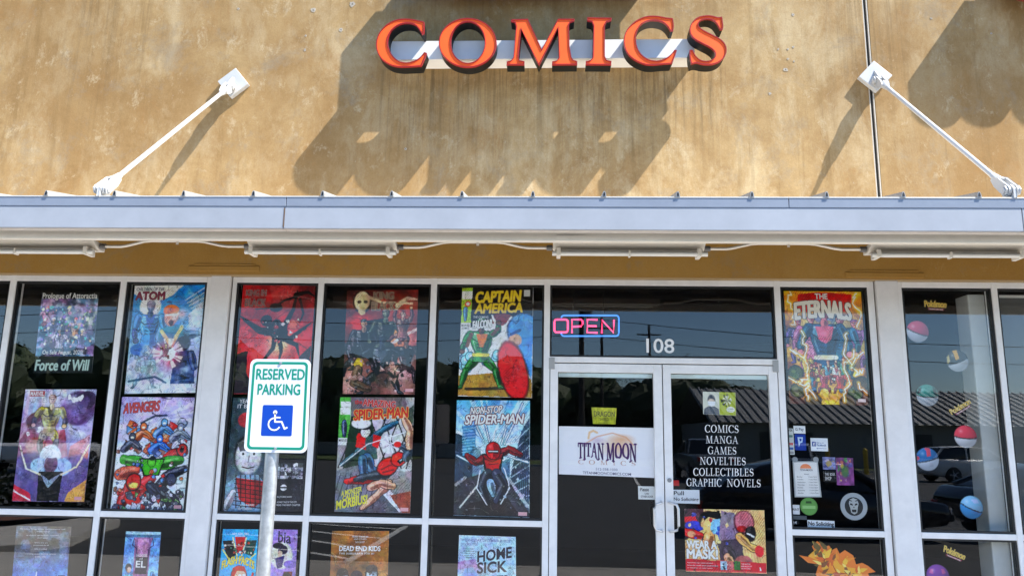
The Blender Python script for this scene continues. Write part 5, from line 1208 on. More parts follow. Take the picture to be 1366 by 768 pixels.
# 10, 11
a = Art(1.75, 70).grad((.2, .6, .82), (.22, .62, .86)); a.poly([(2, 30), (30, 28), (48, 62), (20, 80)], (.1, .1, .12)).poly([(36, 20), (66, 20), (60, 60), (44, 60)], (.7, .16, .18)).poly([(70, 28), (98, 28), (90, 70), (62, 60)], (.15, .3, .28)).line([(30, 22), (48, 76)], 3.5, (.95, .9, .6)).line([(68, 22), (56, 76)], 3.5, (.95, .9, .6)).line([(4, 52), (30, 84)], 3, (.95, .85, .45)).line([(96, 62), (70, 84)], 3, (.95, .85, .45)).shards(3, 22, (6, 32, 94, 62), 5, [(.85, .8, .75), (.2, .2, .25), (.8, .3, .2), (.3, .5, .4)])
a.limb([(0, 150), (28, 146)], 20, (.78, .2, .16), 16).ell(54, 118, 22, 26, (.12, .03, .03)).ell(54, 118, 20, 24, (.9, .68, .56)).poly([(34, 118), (36, 98), (50, 92), (68, 94), (75, 112), (66, 106), (48, 106), (40, 124)], (.72, .2, .12)).ell(60, 132, 13, 11, (.9, .68, .56)).ell(57, 117, 4.5, 3.4, (.97, .97, .97)).ell(68, 116, 4, 3.2, (.97, .97, .97)).line([(56, 138), (68, 136)], 2, (.3, .06, .06)).poly([(24, 160), (72, 150), (80, 176), (20, 176)], (.8, .18, .15)).limb([(82, 170), (92, 112)], 9, (.78, .2, .16), 6)
o, f = sheet('flyer', [(297.5, 705), (344.7, 705.5), (339, 798), (289.5, 798)], a, 'bright blue flyer with a red haired face in the window left of the post', 'flyer', 'flyers in the lower windows')
arch = lambda x, y, u, v: (u, v + .16 * (x - .5) ** 2 * 2)
outlined('title', 'FLASH FACTS', (.06, .39, .94, .5), f, o, ink((.95, .88, .2)), ink((.05, .1, .25)), {'bold': .04, 'warp': arch}, .02); scribble('lettering', f, o, [('NEW YORK TIMES', .28, .05, .74, .08), ('BESTSELLER', .36, .09, .64, .11)], (.9, .95, 1))
a = Art(1.75, 70).grad((.62, .52, .78), (.66, .56, .8)); a.ell(56, 66, 32, 34, (.9, .86, .76)).ell(46, 42, 16, 8, (.15, .12, .2)).ell(60, 52, 14, 12, (.2, .16, .26)).ell(52, 62, 7, 8, (.85, .68, .6)).poly([(38, 74), (66, 66), (60, 96), (46, 100)], (.26, .2, .42)).ell(84, 88, 20, 10, (.5, .42, .7)).poly([(66, 108), (90, 106), (92, 175), (62, 175)], (.5, .18, .2)).ell(76, 126, 9, 12, (.85, .65, .55)).ell(74, 116, 11, 8, (.15, .1, .12)).noise(6, 20, .15)
o, f = sheet('flyer', [(351.5, 705), (397.3, 706), (392.5, 798), (346, 798)], a, 'lilac flyer with a cream moon, partly behind the sign post', 'flyer', 'flyers in the lower windows')
lettering('title', [('bia', (.44, .03, .82, .2), {'bold': .02, 'slant': .02})], f, ink((.16, .1, .25)), o)
# 12 dark crowd with glowing sky
a = Art(1.47, 100).grad((.3, .1, .08), (.42, .28, .26), 0, 140); a.noise(5, 40, .4).glow(70, 66, 30, (1, .55, .3), .9).glow(94, 70, 16, (1, .5, .5), .9).glow(20, 46, 20, (.8, .12, .08), .9).glow(80, 26, 26, (.8, .25, .1), .7).glow(78, 118, 26, (.95, .8, .75), .6).glow(12, 130, 20, (.9, .75, .7), .6)
a.line([(66, 76), (100, 56)], 4, (1, .78, .75), .9)
a.ell(22, 17, 13, 16, (.08, .06, .05)).ell(22, 16, 11, 14, (.87, .76, .6)).ell(18, 17, 3, 2.2, (.15, .05, .03)).ell(27, 17, 3, 2.2, (.15, .05, .03)).ell(22, 30, 5, 6, (.8, .68, .52)).line([(30, 10), (50, 18), (68, 18)], 5, (.8, .7, .56), .9, 2).line([(72, 22), (86, 12), (98, 14)], 8, (.85, .76, .62), .9, 3).line([(76, 18), (92, 20)], 3, (.8, .7, .56))
a.poly([(6, 46), (22, 40), (40, 46), (34, 54), (26, 50), (20, 58), (12, 52)], (.85, .12, .08)).poly([(26, 44), (58, 40), (64, 80), (20, 100)], (.1, .08, .09))
def dark(x, y, k, c, hd): a.hero(x, y, k, c, tuple(v * .6 for v in c), hd, tuple(v * .5 for v in c), (-1.8, 1.6), (1.8, 1.2), (-1.3, 4.2), (1.3, 4.2), face=False, ink_w=.8)
dark(26, 66, 11, (.14, .13, .16), (.6, .45, .4)); dark(56, 54, 12, (.22, .24, .2), (.4, .42, .34)); dark(86, 88, 10, (.2, .15, .16), (.5, .35, .3)); dark(12, 84, 9, (.15, .14, .17), (.35, .32, .34))
a.hero(80, 48, 8, (.5, .34, .32), (.35, .2, .2), (.9, .7, .6), (.5, .2, .15), (-1.2, -2.6), (1.4, -2.8), (-2.2, 3), (-.6, 3.4), face=False, ink_w=.8)
a.hero(52, 92, 13, (.10, .11, .14), (.12, .13, .17), (.16, .17, .21), (.1, .1, .13), (-2.4, .4), (2.2, -.2), (-2.0, 4.1), (2.0, 4.0), face=False, ink_w=.8).poly([(40, 84), (50, 88), (62, 84), (58, 94), (52, 100), (46, 94)], (.3, .33, .37), .4)
a.ell(20, 104, 7, 7, (.75, .62, .12)).limb([(20, 112), (14, 132), (36, 140)], 9, (.35, .27, .2)).ell(56, 128, 12, 10, (.32, .24, .22)).shards(4, 44, (2, 96, 96, 144), 5, [(.14, .12, .14), (.3, .22, .22), (.55, .42, .4), (.2, .2, .24)], None).noise(16, 16, .45)
o, f = sheet('poster', [(463, 387), (558, 386.5), (553, 526), (457, 525)], a, 'dark crowded poster with a pale skull-like head at its top left and a glowing sky', 'poster', PG)
outlined('title', 'KING', (.38, .02, .66, .09), f, o, ink((.08, .05, .05)), ink((.85, .75, .62)), {'bold': .0}, .03); outlined('title', 'BLACK', (.36, .115, .68, .2), f, o, ink((.08, .05, .05)), ink((.85, .75, .62)), {'bold': .0}, .03); lettering('lettering', [('IN', (.49, .092, .55, .113), {'bold': .02})], f, ink((.9, .3, .15)), o); tagbox(o, f, (.87, .945, .98, .975), (.95, .72, .74))
# 13 two leaping figures under a window grid
a = Art(1.55, 100).grad((.62, .6, .6), (.5, .48, .48)); a.poly([(0, 0), (16, 0), (14, 66), (0, 66)], (.35, .62, .3)).poly([(1, 6), (15, 6), (15, 24), (1, 24)], (.9, .9, .86)).poly([(0, 56), (14, 56), (13, 66), (0, 66)], (.88, .9, .86)).limb([(7, 34), (8, 52)], 5, (.3, .35, .5))
a.poly([(16, 20), (70, 20), (100, 20), (100, 100), (14, 100)], (.7, .68, .7))
for k in range(6): a.line([(20 + 18 * k, 20), (50 + 18 * k, 96)], 1.8, (.2, .17, .18)).line([(30 + 18 * k, 20), (2 + 18 * k, 96)], 1.8, (.2, .17, .18))
a.poly([(16, 26), (44, 28), (50, 66), (30, 96), (8, 100), (12, 60)], (.14, .22, .16)).poly([(14, 0), (88, 0), (92, 24), (16, 26)], (.42, .38, .4)).poly([(90, 18), (100, 10), (100, 60), (90, 40)], (.3, .34, .3))
a.poly([(0, 100), (30, 92), (62, 124), (30, 155), (0, 155)], (.42, .42, .45)).poly([(30, 92), (40, 90), (94, 150), (84, 155)], (.78, .8, .84)).poly([(60, 128), (86, 155), (30, 155)], (.34, .34, .37)).poly([(72, 132), (100, 126), (100, 155), (90, 155)], (.55, .3, .24))
for k in range(9): a.line([(6 + 7 * k, 104), (-6 + 7 * k, 150)], .9, (.15, .15, .17), .8)
a.burst(70, 64, 14, (.98, .98, .98), .9, .8, 4, 0, 13)
a.limb([(38, 60), (24, 78), (6, 92)], 9, (.2, .36, .4), 5).limb([(46, 56), (60, 44), (78, 34)], 9, (.22, .4, .5), 5).poly([(28, 56), (50, 52), (54, 84), (30, 86)], (.24, .34, .34)).poly([(26, 50), (36, 46), (38, 72), (24, 68)], (.78, .16, .16)).poly([(46, 50), (58, 54), (54, 70), (46, 66)], (.78, .16, .16)).limb([(40, 82), (46, 98), (62, 108)], 12, (.28, .42, .54), 9).limb([(34, 84), (36, 104), (48, 112)], 11, (.24, .38, .5), 8).ell(36, 46, 7.5, 8.5, (.05, .05, .07)).ell(36, 48, 6, 7, (.86, .86, .84)).ell(36, 41, 7, 4, (.07, .07, .12))
a.line([(4, 94), (40, 64), (88, 48)], 1.2, (.97, .97, .97)).ell(30, 36, 13, 7, (.95, .95, .95))
a.limb([(74, 96), (48, 110), (14, 114)], 13, (.8, .12, .12), 8).limb([(66, 104), (40, 108), (26, 112)], 11, (.24, .3, .34), 6).ell(68, 94, 15, 12, (.06, .02, .02), 1, -.5).ell(68, 94, 13.8, 10.8, (.8, .13, .12), 1, -.5).ell(82, 84, 11.2, 9.8, (.06, .02, .02), 1, -.4).ell(82, 84, 10, 8.6, (.84, .14, .12), 1, -.4).poly([(80, 86), (92, 78), (93, 84), (83, 91)], (.1, .1, .14)).line([(84, 86), (91, 81)], 1.2, (.7, .8, .9)).line([(60, 98), (74, 90)], 2, (.4, .04, .05)).line([(62, 102), (76, 98)], 2, (.4, .04, .05)).limb([(92, 82), (98, 72), (84, 66)], 10, (.28, .34, .4), 7).ell(80, 64, 5, 4, (.8, .14, .12)).ell(79, 80, 4, 3, (.95, .45, .38), .7, soft=1)
a.limb([(96, 66), (96, 44), (86, 26)], 10, (.9, .66, .54), 8).limb([(70, 116), (56, 132), (36, 150)], 10, (.88, .64, .54), 6).limb([(46, 122), (60, 116), (76, 120)], 9, (.88, .62, .52), 9)
o, f = sheet('poster', [(454, 529.5), (552.7, 530), (547, 684), (446, 682)], a, 'poster of a red suited figure crouched below a leaping pale faced one, red title', 'poster', PG)
lettering('lettering', [('the', (.2, .02, .3, .06), {'bold': .03})], f, ink((.85, .15, .15)), o)
outlined('title', 'AMAZING', (.31, .025, .75, .085), f, o, ink((.86, .16, .16)), ink((.95, .85, .8)), {'bold': .04, 'slant': .02}, .02); outlined('title', 'SPIDER-MAN', (.2, .1, .92, .19), f, o, ink((.88, .14, .12)), ink((.96, .8, .25)), {'bold': .04, 'slant': -.03}, .03)
lettering('caption', [('A MONSTER', (.08, .8, .35, .845), {'bold': .03, 'slant': -.045}), ('CALLED', (.1, .845, .32, .885), {'bold': .03, 'slant': -.04}), ('MORBIUS!', (.02, .875, .43, .955), {'bold': .05, 'slant': -.06})], f, ink((.93, .9, .2)), o); tagbox(o, f, (.87, .955, .975, .985), (.95, .72, .74)); scribble('lettering', f, o, [('MARVEL', .01, .37, .13, .395)], (.1, .1, .1))
# 14
a = Art(1.15, 80).grad((.5, .33, .16), (.5, .35, .2)); a.noise(7, 30, .5).ell(10, 20, 30, 40, (.65, .48, .15), .5, soft=1).poly([(0, 86), (100, 78), (100, 115), (0, 115)], (.62, .5, .25), .5)
for x, y, h in ((22, 80, (.2, .16, .14)), (46, 84, (.2, .15, .2)), (72, 74, (.24, .2, .2))): a.ell(x, y, 11, 14, (.1, .08, .08)).ell(x, y + 2, 9, 12, (.68, .74, .78)).ell(x, y - 8, 10, 8, h).poly([(x + 1, y - 4), (x + 9, y - 4), (x + 6, y + 13), (x, y + 13)], (.4, .46, .5), .7).ell(x - 3, y + 1, 1.6, 1.2, (.08, .08, .1)).ell(x + 3, y + 1, 1.6, 1.2, (.08, .08, .1)).poly([(x - 14, y + 18), (x + 14, y + 18), (x + 18, y + 45), (x - 18, y + 45)], (.35, .3, .3))
o, f = sheet('flyer', [(443, 707.5), (519, 707.7), (516.5, 797), (438.5, 797)], a, 'brown flyer with three pale faces in the lower window', 'flyer', 'flyers in the lower windows')
lettering('title', [('DEAD END KIDS', (.14, .225, .86, .305), {'bold': .035}), ('THE SUBURBAN JOB #1', (.14, .325, .75, .36), {'bold': .01, 'spacing': 1.2}), ('FRANK THEODORE', (.36, .075, .64, .1), {}), ('AND OTHERS', (.39, .11, .61, .135), {}), ('NO SLEEP', (.42, .155, .58, .18), {})], f, ink((.93, .92, .9)), o)
# 15 yellow title over a green clad figure
a = Art(1.52, 110, (.9, .9, .88)); a.poly([(0, 0), (100, 0), (100, 40), (70, 62), (60, 50), (30, 52), (0, 60)], (.04, .04, .05))
a.poly([(0, 0), (15, 0), (14.5, 16), (.5, 16)], (.9, .9, .86)).poly([(0, 0), (15, 0), (15, 5), (0, 5)], (.55, .68, .2)).poly([(.5, 16), (14.5, 16), (13.5, 50), (0, 50)], (.55, .68, .2)).poly([(0, 50), (13, 50), (13, 60), (-1, 60)], (.9, .9, .87)).ell(9, 23, 4, 4, (.75, .15, .15)).ell(9, 23, 2.4, 2.4, (.9, .9, .9)).limb([(6, 30), (6, 46)], 5, (.35, .5, .7), 3)
a.poly([(38, 48), (46, 52), (56, 44), (66, 52), (72, 40), (60, 36), (48, 38)], (.42, .14, .1)).ell(56, 46, 7, 8, (.4, .12, .1)).line([(44, 40), (50, 54)], 3, (.9, .88, .86)).line([(70, 42), (62, 54)], 3, (.9, .88, .86))
for k in range(16):
    x, y = R01.uniform(0, 64), R01.uniform(88, 122); a.ell(x, y, 6, 7, (.12, .2, .26)).ell(x, y, 5, 6, (.52, .74, .84)).ell(x + 1, y - 1, 2.4, 2.4, (.92, .95, .97))
a.poly([(0, 124), (60, 118), (100, 126), (100, 152), (0, 152)], (.58, .46, .2)).noise(5, 22, .15).line([(10, 142), (70, 140)], 4, (.2, .16, .08))
a.ell(86, 60, 22, 24, (.08, .14, .26)).ell(87, 60, 21, 23, (.28, .5, .8)).poly([(76, 70), (100, 74), (100, 128), (92, 116), (86, 96)], (.28, .5, .8)).ell(76, 74, 9, 9, (.86, .62, .5)).line([(70, 66), (82, 60)], 4, (.15, .28, .5)).ell(92, 50, 10, 9, (.5, .7, .92), .6, soft=1)
a.hero(29, 72, 13, (.16, .45, .2), (.14, .42, .18), (.36, .24, .17), (.2, .38, .18), (-2.0, 1.4), (1.8, -1.7), (-2.0, 5.2), (2.1, 5.1), (.85, .72, .2), ink_w=1.3).poly([(22, 66), (38, 66), (32, 84), (27, 84)], (.72, .4, .16)).line([(15, 66), (10, 82)], 5, (.38, .26, .18)).line([(44, 66), (52, 58)], 5, (.38, .26, .18))
a.ell(74, 116, 20, 42, (.06, .03, .03), 1, -.25).ell(74, 116, 18.5, 40, (.8, .14, .16), 1, -.25).ell(78, 112, 11, 28, (.88, .32, .3), .45, -.25, 1).ell(72, 120, 7, 16, (.62, .08, .1), .6, -.25)
o, f = sheet('poster', [(616.5, 384), (711.5, 383), (709.5, 530.5), (611, 528)], a, 'white and black poster with a slanted yellow title, green clad figure and red disc', 'poster', PG)
outlined('title', 'CAPTAIN', (.2, .035, .83, .135), f, o, ink((.96, .84, .1)), ink((.55, .3, .02)), {'bold': .05, 'shear': .12, 'slant': -.012}, .02); outlined('title', 'AMERICA', (.19, .15, .85, .235), f, o, ink((.96, .84, .1)), ink((.55, .3, .02)), {'bold': .05, 'shear': .12, 'slant': -.012}, .02)
outlined('title', 'FALCON!', (.17, .305, .43, .375), f, o, ink((.95, .95, .95)), BLACK_T, {'bold': .05, 'slant': -.02}, .02); scribble('lettering', f, o, [('THE COMING', .17, .265, .38, .285), ('OF', .25, .287, .3, .302)], (.9, .9, .9)); scribble('lettering', f, o, [('MARVEL', .01, .342, .125, .362), ('COMICS', .015, .368, .12, .388)], (.08, .08, .08))
tagbox(o, f, (.87, .025, .955, .085), (.86, .86, .84))
# 16 blue city poster
a = Art(1.57, 110).grad((.38, .62, .82), (.75, .86, .92), 0, 80); a.burst(48, 66, 30, (.88, .95, 1), .5, .5, 8)
a.poly([(0, 46), (18, 50), (36, 84), (36, 110), (0, 120)], (.2, .26, .32)).poly([(8, 36), (26, 34), (28, 78), (10, 76)], (.3, .48, .62)).poly([(88, 42), (100, 22), (100, 157), (72, 120), (78, 84)], (.26, .33, .4)).poly([(24, 62), (34, 70), (40, 100), (24, 104)], (.4, .5, .56)).poly([(62, 84), (74, 78), (74, 120), (62, 112)], (.36, .48, .56))
for k in range(9): a.line([(76, 60 + 11 * k), (100, 36 + 13 * k)], 1.4, (.7, .78, .84), .8).line([(80 + 2.4 * k, 84 - 6 * k), (76 + 2.6 * k, 130)], 1, (.12, .15, .18), .9).line([(9, 40 + 4 * k), (26, 38 + 4 * k)], .9, (.55, .7, .8))
a.poly([(0, 112), (36, 100), (64, 100), (100, 150), (100, 157), (0, 157)], (.24, .24, .26)).line([(34, 112), (8, 146)], 2, (.75, .75, .72)).line([(14, 106), (2, 116)], 4, (.7, .7, .7), .7).line([(72, 106), (98, 142)], 4, (.7, .72, .76), .8).poly([(20, 140), (70, 130), (90, 157), (10, 157)], (.2, .18, .18)).noise(6, 18, .2)
for (p, q_) in (((28, 36), (36, 52)), ((40, 34), (46, 58)), ((70, 30), (62, 60)), ((90, 4), (66, 60)), ((2, 76), (30, 90)), ((98, 84), (64, 74))): a.line([p, q_], 3.4, (.25, .4, .5)).line([p, q_], 1.6, (.85, .9, .94))
a.limb([(44, 78), (28, 86), (16, 76)], 10, (.5, .1, .12), 7).limb([(58, 74), (72, 66), (88, 74)], 9, (.5, .1, .12), 6).poly([(36, 74), (66, 70), (62, 100), (40, 102)], (.06, .05, .06)).poly([(38, 76), (64, 72), (58, 98), (44, 100)], (.62, .13, .14)).limb([(44, 100), (36, 118), (44, 138)], 13, (.2, .22, .26), 8).limb([(56, 100), (66, 116), (56, 136)], 13, (.22, .24, .3), 8).limb([(48, 112), (52, 128)], 10, (.55, .65, .75), 7)
a.ell(51, 69, 10.5, 12.5, (.06, .02, .02)).ell(51, 69, 9.4, 11.4, (.75, .15, .16)).poly([(52, 58), (60, 64), (60, 72), (54, 80), (51, 76)], (.4, .06, .08), .8).ell(48, 63, 4, 5, (.95, .5, .48), .7, soft=1).poly([(43, 68), (59, 68), (57, 73), (51, 72), (45, 73)], (.08, .08, .1)).line([(45, 70), (57, 70)], 1.2, (.75, .85, .92)).line([(40, 80), (50, 84), (62, 78)], 1.4, (.3, .04, .05)).line([(46, 88), (58, 86)], 1.2, (.3, .04, .05)).line([(34, 96), (30, 120), (44, 142)], 1.2, (.9, .95, 1)).line([(66, 92), (74, 118), (62, 140)], 1.2, (.9, .95, 1)).shards(5, 26, (4, 90, 96, 150), 2.6, [(.35, .38, .42), (.6, .66, .72), (.15, .16, .18)], None)
o, f = sheet('poster', [(609.5, 533.5), (707, 534), (706, 690), (605, 687)], a, 'blue city poster with a red clad figure leaping over a street, white slanted title', 'poster', PG)
outlined('title', 'NON-STOP', (.19, .055, .62, .115), f, o, WHITE_T, ink((.45, .06, .12)), {'bold': .03, 'shear': .2, 'slant': -.02}, .06); outlined('title', 'SPIDER-MAN', (.12, .125, .92, .205), f, o, WHITE_T, ink((.45, .06, .12)), {'bold': .04, 'shear': .2, 'slant': -.015}, .06); tagbox(o, f, (.855, .955, .97, .985), (.95, .72, .74))
# 17
a = Art(1.15, 80).grad((.72, .82, .92), (.7, .84, .92)); a.ell(24, 60, 34, 20, (.75, .62, .78), .8, soft=1).poly([(0, 84), (14, 58), (22, 50), (34, 72), (40, 115), (0, 115)], (.6, .68, .84)).ell(20, 96, 16, 14, (.86, .92, .97)).poly([(0, 48), (30, 42), (34, 56), (0, 62)], (.72, .56, .74), .7).noise(4, 20, .12)
o, f = sheet('flyer', [(612.5, 713), (688, 715.5), (688.5, 800), (609, 799)], a, 'pale blue flyer with rough dark brush lettering beside the doors', 'flyer', 'flyers in the lower windows')
lettering('title', [('HOME', (.33, .2, .93, .38), {'bold': .03, 'slant': -.09}), ('SICK', (.33, .4, .85, .58), {'bold': .03, 'slant': -.04}), ('PILOTS', (.33, .62, .86, .8), {'bold': .03, 'slant': -.03})], f, ink((.16, .13, .2)), o)
scribble('lettering', f, o, [('WEDNESDAY DECEMBER 9, 2020', .04, .05, .9, .1), ('DOORS 11:00', .04, .12, .33, .16)], (.45, .48, .68)); scribble('lettering', f, o, [('with a whole', .1, .2, .26, .22), ('new haunted house', .08, .235, .28, .255), ('full of punk rock', .04, .27, .3, .29), ('ghosts and', .1, .305, .26, .325), ('more', .14, .34, .24, .36)], (.12, .1, .15))
# 18 door banner, yellow pennant, small notes
a = Art(.5, 120, (.97, .97, .98)); a.grad((.98, .98, .99), (.95, .95, .97)); a.ell(62, 20, 22, 14, (.95, .72, .5), .7, soft=1).ell(66, 12, 16, 6, (.92, .6, .35), .5, soft=1).ell(40, 14, 10, 5, (.75, .6, .72), .5, soft=1)
a.line([(31, 12), (32, 6), (36, 4), (40, 6)], 2.2, (.96, .78, .55), .8); a.line([(27, 18), (40, 10), (56, 6), (70, 10), (78, 18)], 1.2, (.92, .6, .4), .6)
o, f = sheet('banner', [(745.5, 568), (873.5, 570.5), (874, 637), (745.5, 632)], a, 'white banner with purple lettering across the left door', 'banner', None, .0445)
PUR = ink((.36, .14, .45))
wavy = lambda x, y, u, v: (u, v + (.03 * math.cos(x * 25) * (1 - y)) + (.0 if y > .5 else .035 * math.sin(x * 9)))
lettering('title', [('TITAN', (.2, .34, .47, .64), {'serif': True, 'gap': .02, 'fat': .03, 'warp': wavy}), ('MOON', (.495, .33, .81, .66), {'serif': True, 'gap': .02, 'fat': .03, 'warp': wavy})], f, PUR, o)
lettering('lettering', [('COMICS', (.2, .685, .8, .775), {'serif': True, 'gap': .75})], f, ink((.78, .6, .55)), o); lettering('lettering', [('512-358-1030', (.385, .84, .61, .89), {})], f, ink((.3, .3, .45)), o); scribble('lettering', f, o, [('TITANMOONCOMICS.COM', .25, .92, .75, .975)], (.25, .25, .4))
a = Art(.68, 70, (.78, .78, .2)); a.grad((.82, .82, .25), (.7, .72, .15)).noise(5, 14, .25)
for x in (10, 22, 78, 90): a.line([(x, 4), (x + 6, 64)], 2, (.5, .5, .1), .6)
o, f = sheet('pennant', [(789, 543), (822.5, 544), (821, 565.5), (791, 565)], a, 'small yellow pennant with dark lettering above the door banner', 'pennant', None, .05)
outlined('lettering', 'DRAGON', (.08, .22, .94, .55), f, o, ink((.3, .3, .06)), ink((.88, .88, .4)), {'bold': .02}, .02); scribble('lettering', f, o, [('SHIELD', .3, .62, .7, .8)], (.3, .3, .06))
def note(name, px, bg, rows, label, cat='notice', Y=.0445, col=(.1, .1, .12), group=None, bold=.02):
    a = Art(max(.2, abs(px[3][1] - px[0][1]) / abs(px[1][0] - px[0][0])), 24, bg); a.noise(3, 60, .06); o, f = sheet(name, px, a, label, cat, group, Y)
    if rows: lettering('lettering', [(s, (u0, v0, u1, v1), {'bold': bold}) for s, u0, v0, u1, v1 in rows], f, ink(col), o)
    return o, f
note('notice', [(851, 648), (874.2, 648.3), (874.7, 666), (851.6, 665.4)], (.86, .87, .86), [('Please', .12, .1, .62, .38), ('USE', .38, .5, .62, .62), ('OTHER DOOR', .15, .7, .85, .86)], 'small grey notice at the edge of the left door', group='small notices on the doors')
note('notice', [(897.2, 652.6), (933, 653), (933.4, 671.5), (897.4, 670.5)], (.86, .88, .9), [('Pull', .04, .1, .42, .4), ('No Soliciting', .04, .56, .96, .88)], 'white notice behind the right door handle', group='small notices on the doors')
note('sticker', [(897.3, 640), (905.8, 640.2), (905.9, 647.6), (897.4, 647.4)], (.72, .06, .05), [], 'small square red sticker on the right door', 'sticker')
# door stickers and list
a = Art(.72, 80, (.86, .87, .8)); a.poly([(50, 0), (100, 0), (100, 72), (50, 72)], (.68, .74, .14)).poly([(2, 72), (4, 54), (16, 46), (36, 46), (48, 54), (50, 72)], (.32, .36, .4)).ell(26, 26, 12, 17, (.3, .33, .36)).ell(26, 32, 11, 10, (.85, .78, .7)).poly([(14, 30), (38, 30), (36, 42), (26, 47), (16, 42)], (.93, .95, .96)).burst(74, 26, 9, (.2, .22, .15), .9, .5, 4, 0, 20).burst(74, 26, 12, (.93, .94, .85), 1, .7, 5, 0, 14).ell(84, 54, 13, 9, (.94, .95, .9))
o, f = sheet('sticker', [(937.5, 522), (981, 523.2), (982, 554), (938, 552)], a, 'half white, half lime sticker of a masked figure on the right door', 'sticker', None, .0445)
scribble('lettering', f, o, [('WEAR!', .63, .3, .86, .42), ('a mask', .75, .68, .93, .74), ('please', .77, .78, .91, .83)], (.25, .27, .2))
rows = [('COMICS', 940, 985.5, 566.5, 576.5), ('MANGA', 941.5, 984.5, 581, 591), ('GAMES', 944, 982.5, 595.3, 605.3), ('NOVELTIES', 933.5, 995, 609.3, 619.5), ('COLLECTIBLES', 924.5, 1005.5, 624, 634.2), ('GRAPHIC', 915.5, 962.5, 637.8, 648), ('NOVELS', 969.5, 1015, 638.6, 648.9)]
lst = empty('door_lettering', tuple(W(965, 650, .028)), 'white serif list of six lines lettered on the right door', 'lettering')
for s, x0, x1, y0, y1 in rows:
    t = (x0 - 915) * .0; sl = .012
    fq = warp_quad([W(x0, y0 - .3, .0285), W(x1, y0 + .5, .0285), W(x1, y1 + .5, .0285), W(x0, y1 - .3, .0285)])
    lettering('line', [(s, (0, 0, 1, 1), {'serif': True, 'd': .0005, 'gap': .07})], fq, VINYL, lst)
fq = warp_quad([W(862, 451, .0285), W(899.5, 451.8, .0285), W(899.5, 471.2, .0285), W(862.3, 470.4, .0285)])
tag(lettering('house_number', [('108', (0, 0, 1, 1), {'bold': .012, 'd': .0005})], fq, VINYL, None), 'white house number on the glass above the doors', 'number')
# 19 mask poster
a = Art(.79, 120).grad((.85, .7, .5), (.82, .64, .45)); a.noise(4, 20, .1)
for k in range(16): a.line([(62 + 2 * k, 0), (70 + 3.4 * k, 66)], .6, (.62, .45, .3), .7)
a.poly([(0, 0), (24, 0), (26, 24), (0, 40)], (.3, .2, .24)).poly([(0, 10), (14, 8), (16, 16), (0, 18)], (.8, .12, .2)).ell(12, 22, 12, 7, (.2, .24, .62)).limb([(2, 30), (20, 34)], 9, (.78, .2, .2)).ell(8, 32, 5, 4, (.88, .6, .45))
a.limb([(30, 34), (28, 50), (18, 64)], 13, (.9, .62, .42), 9).ell(30, 14, 12, 12, (.08, .06, .06)).ell(30, 18, 9.5, 10.5, (.92, .68, .46)).poly([(24, 4), (44, 2), (46, 14), (30, 10), (24, 14)], (.06, .06, .08)).poly([(33, 13), (44, 12), (45, 26), (36, 32), (32, 26)], (.5, .7, .82)).poly([(40, 22), (54, 18), (56, 34), (42, 38)], (.2, .35, .6))
a.poly([(46, 2), (62, 4), (72, 26), (66, 50), (42, 40)], (.5, .44, .5)).poly([(40, 40), (70, 36), (74, 66), (44, 70)], (.27, .23, .28)).limb([(52, 52), (60, 66), (72, 62)], 12, (.26, .22, .27), 9).ell(74, 16, 13, 15, (.28, .12, .15)).ell(74, 15, 11.5, 13, (.72, .42, .46)).ell(71, 24, 6, 4, (.6, .08, .1)).ell(82, 30, 7, 10, (.12, .1, .14)).line([(78, 30), (86, 34)], 2.5, (.75, .72, .74)).limb([(68, 34), (80, 46), (92, 52)], 10, (.9, .66, .4), 6).ell(92, 52, 6, 7, (.72, .16, .2)).ell(72, 66, 11, 9, (.62, .34, .36)).limb([(52, 60), (58, 70)], 9, (.85, .6, .48)).shards(5, 18, (2, 4, 60, 60), 3, [(.6, .2, .25), (.25, .3, .6), (.9, .7, .5), (.2, .15, .18)], None)
a.poly([(0, 63), (100, 66), (100, 79), (0, 79)], (.72, .08, .2)).poly([(43, 65), (51, 65), (51, 76), (43, 76)], (.6, .72, .8)).poly([(52, 65), (59, 65), (59, 76), (52, 76)], (.75, .4, .38)).poly([(60, 65), (68, 65), (68, 76), (60, 76)], (.2, .4, .2)).shards(9, 12, (44, 66, 67, 75), 2, [(.15, .15, .2), (.9, .85, .8)], None).poly([(91, 72), (93, 72), (93, 76), (91, 76)], (.95, .9, .9))
o, f = sheet('poster', [(913, 678), (1019.5, 680), (1023, 764.5), (915, 761.5)], a, 'landscape poster of a brawl with white block lettering on the right door', 'poster', PG, .0445)
outlined('title', 'WEAR A', (.02, .51, .39, .63), f, o, WHITE_T, ink((.3, .06, .1)), {'bold': .05, 'd': .0008}, .01); outlined('title', 'MASK!', (.02, .645, .4, .79), f, o, WHITE_T, ink((.3, .06, .1)), {'bold': .06, 'd': .0008}, .01)
scribble('lettering', f, o, [('Superhero tip: masks protect', .02, .85, .34, .87), ('friends, staff and customers', .02, .89, .4, .91), ('so everyone can read comics', .02, .93, .33, .95), ('THE BATTLE', .69, .85, .8, .87), ('READ IT', .69, .885, .82, .905), ('IN STORE', .69, .92, .8, .94)], (.95, .88, .9))
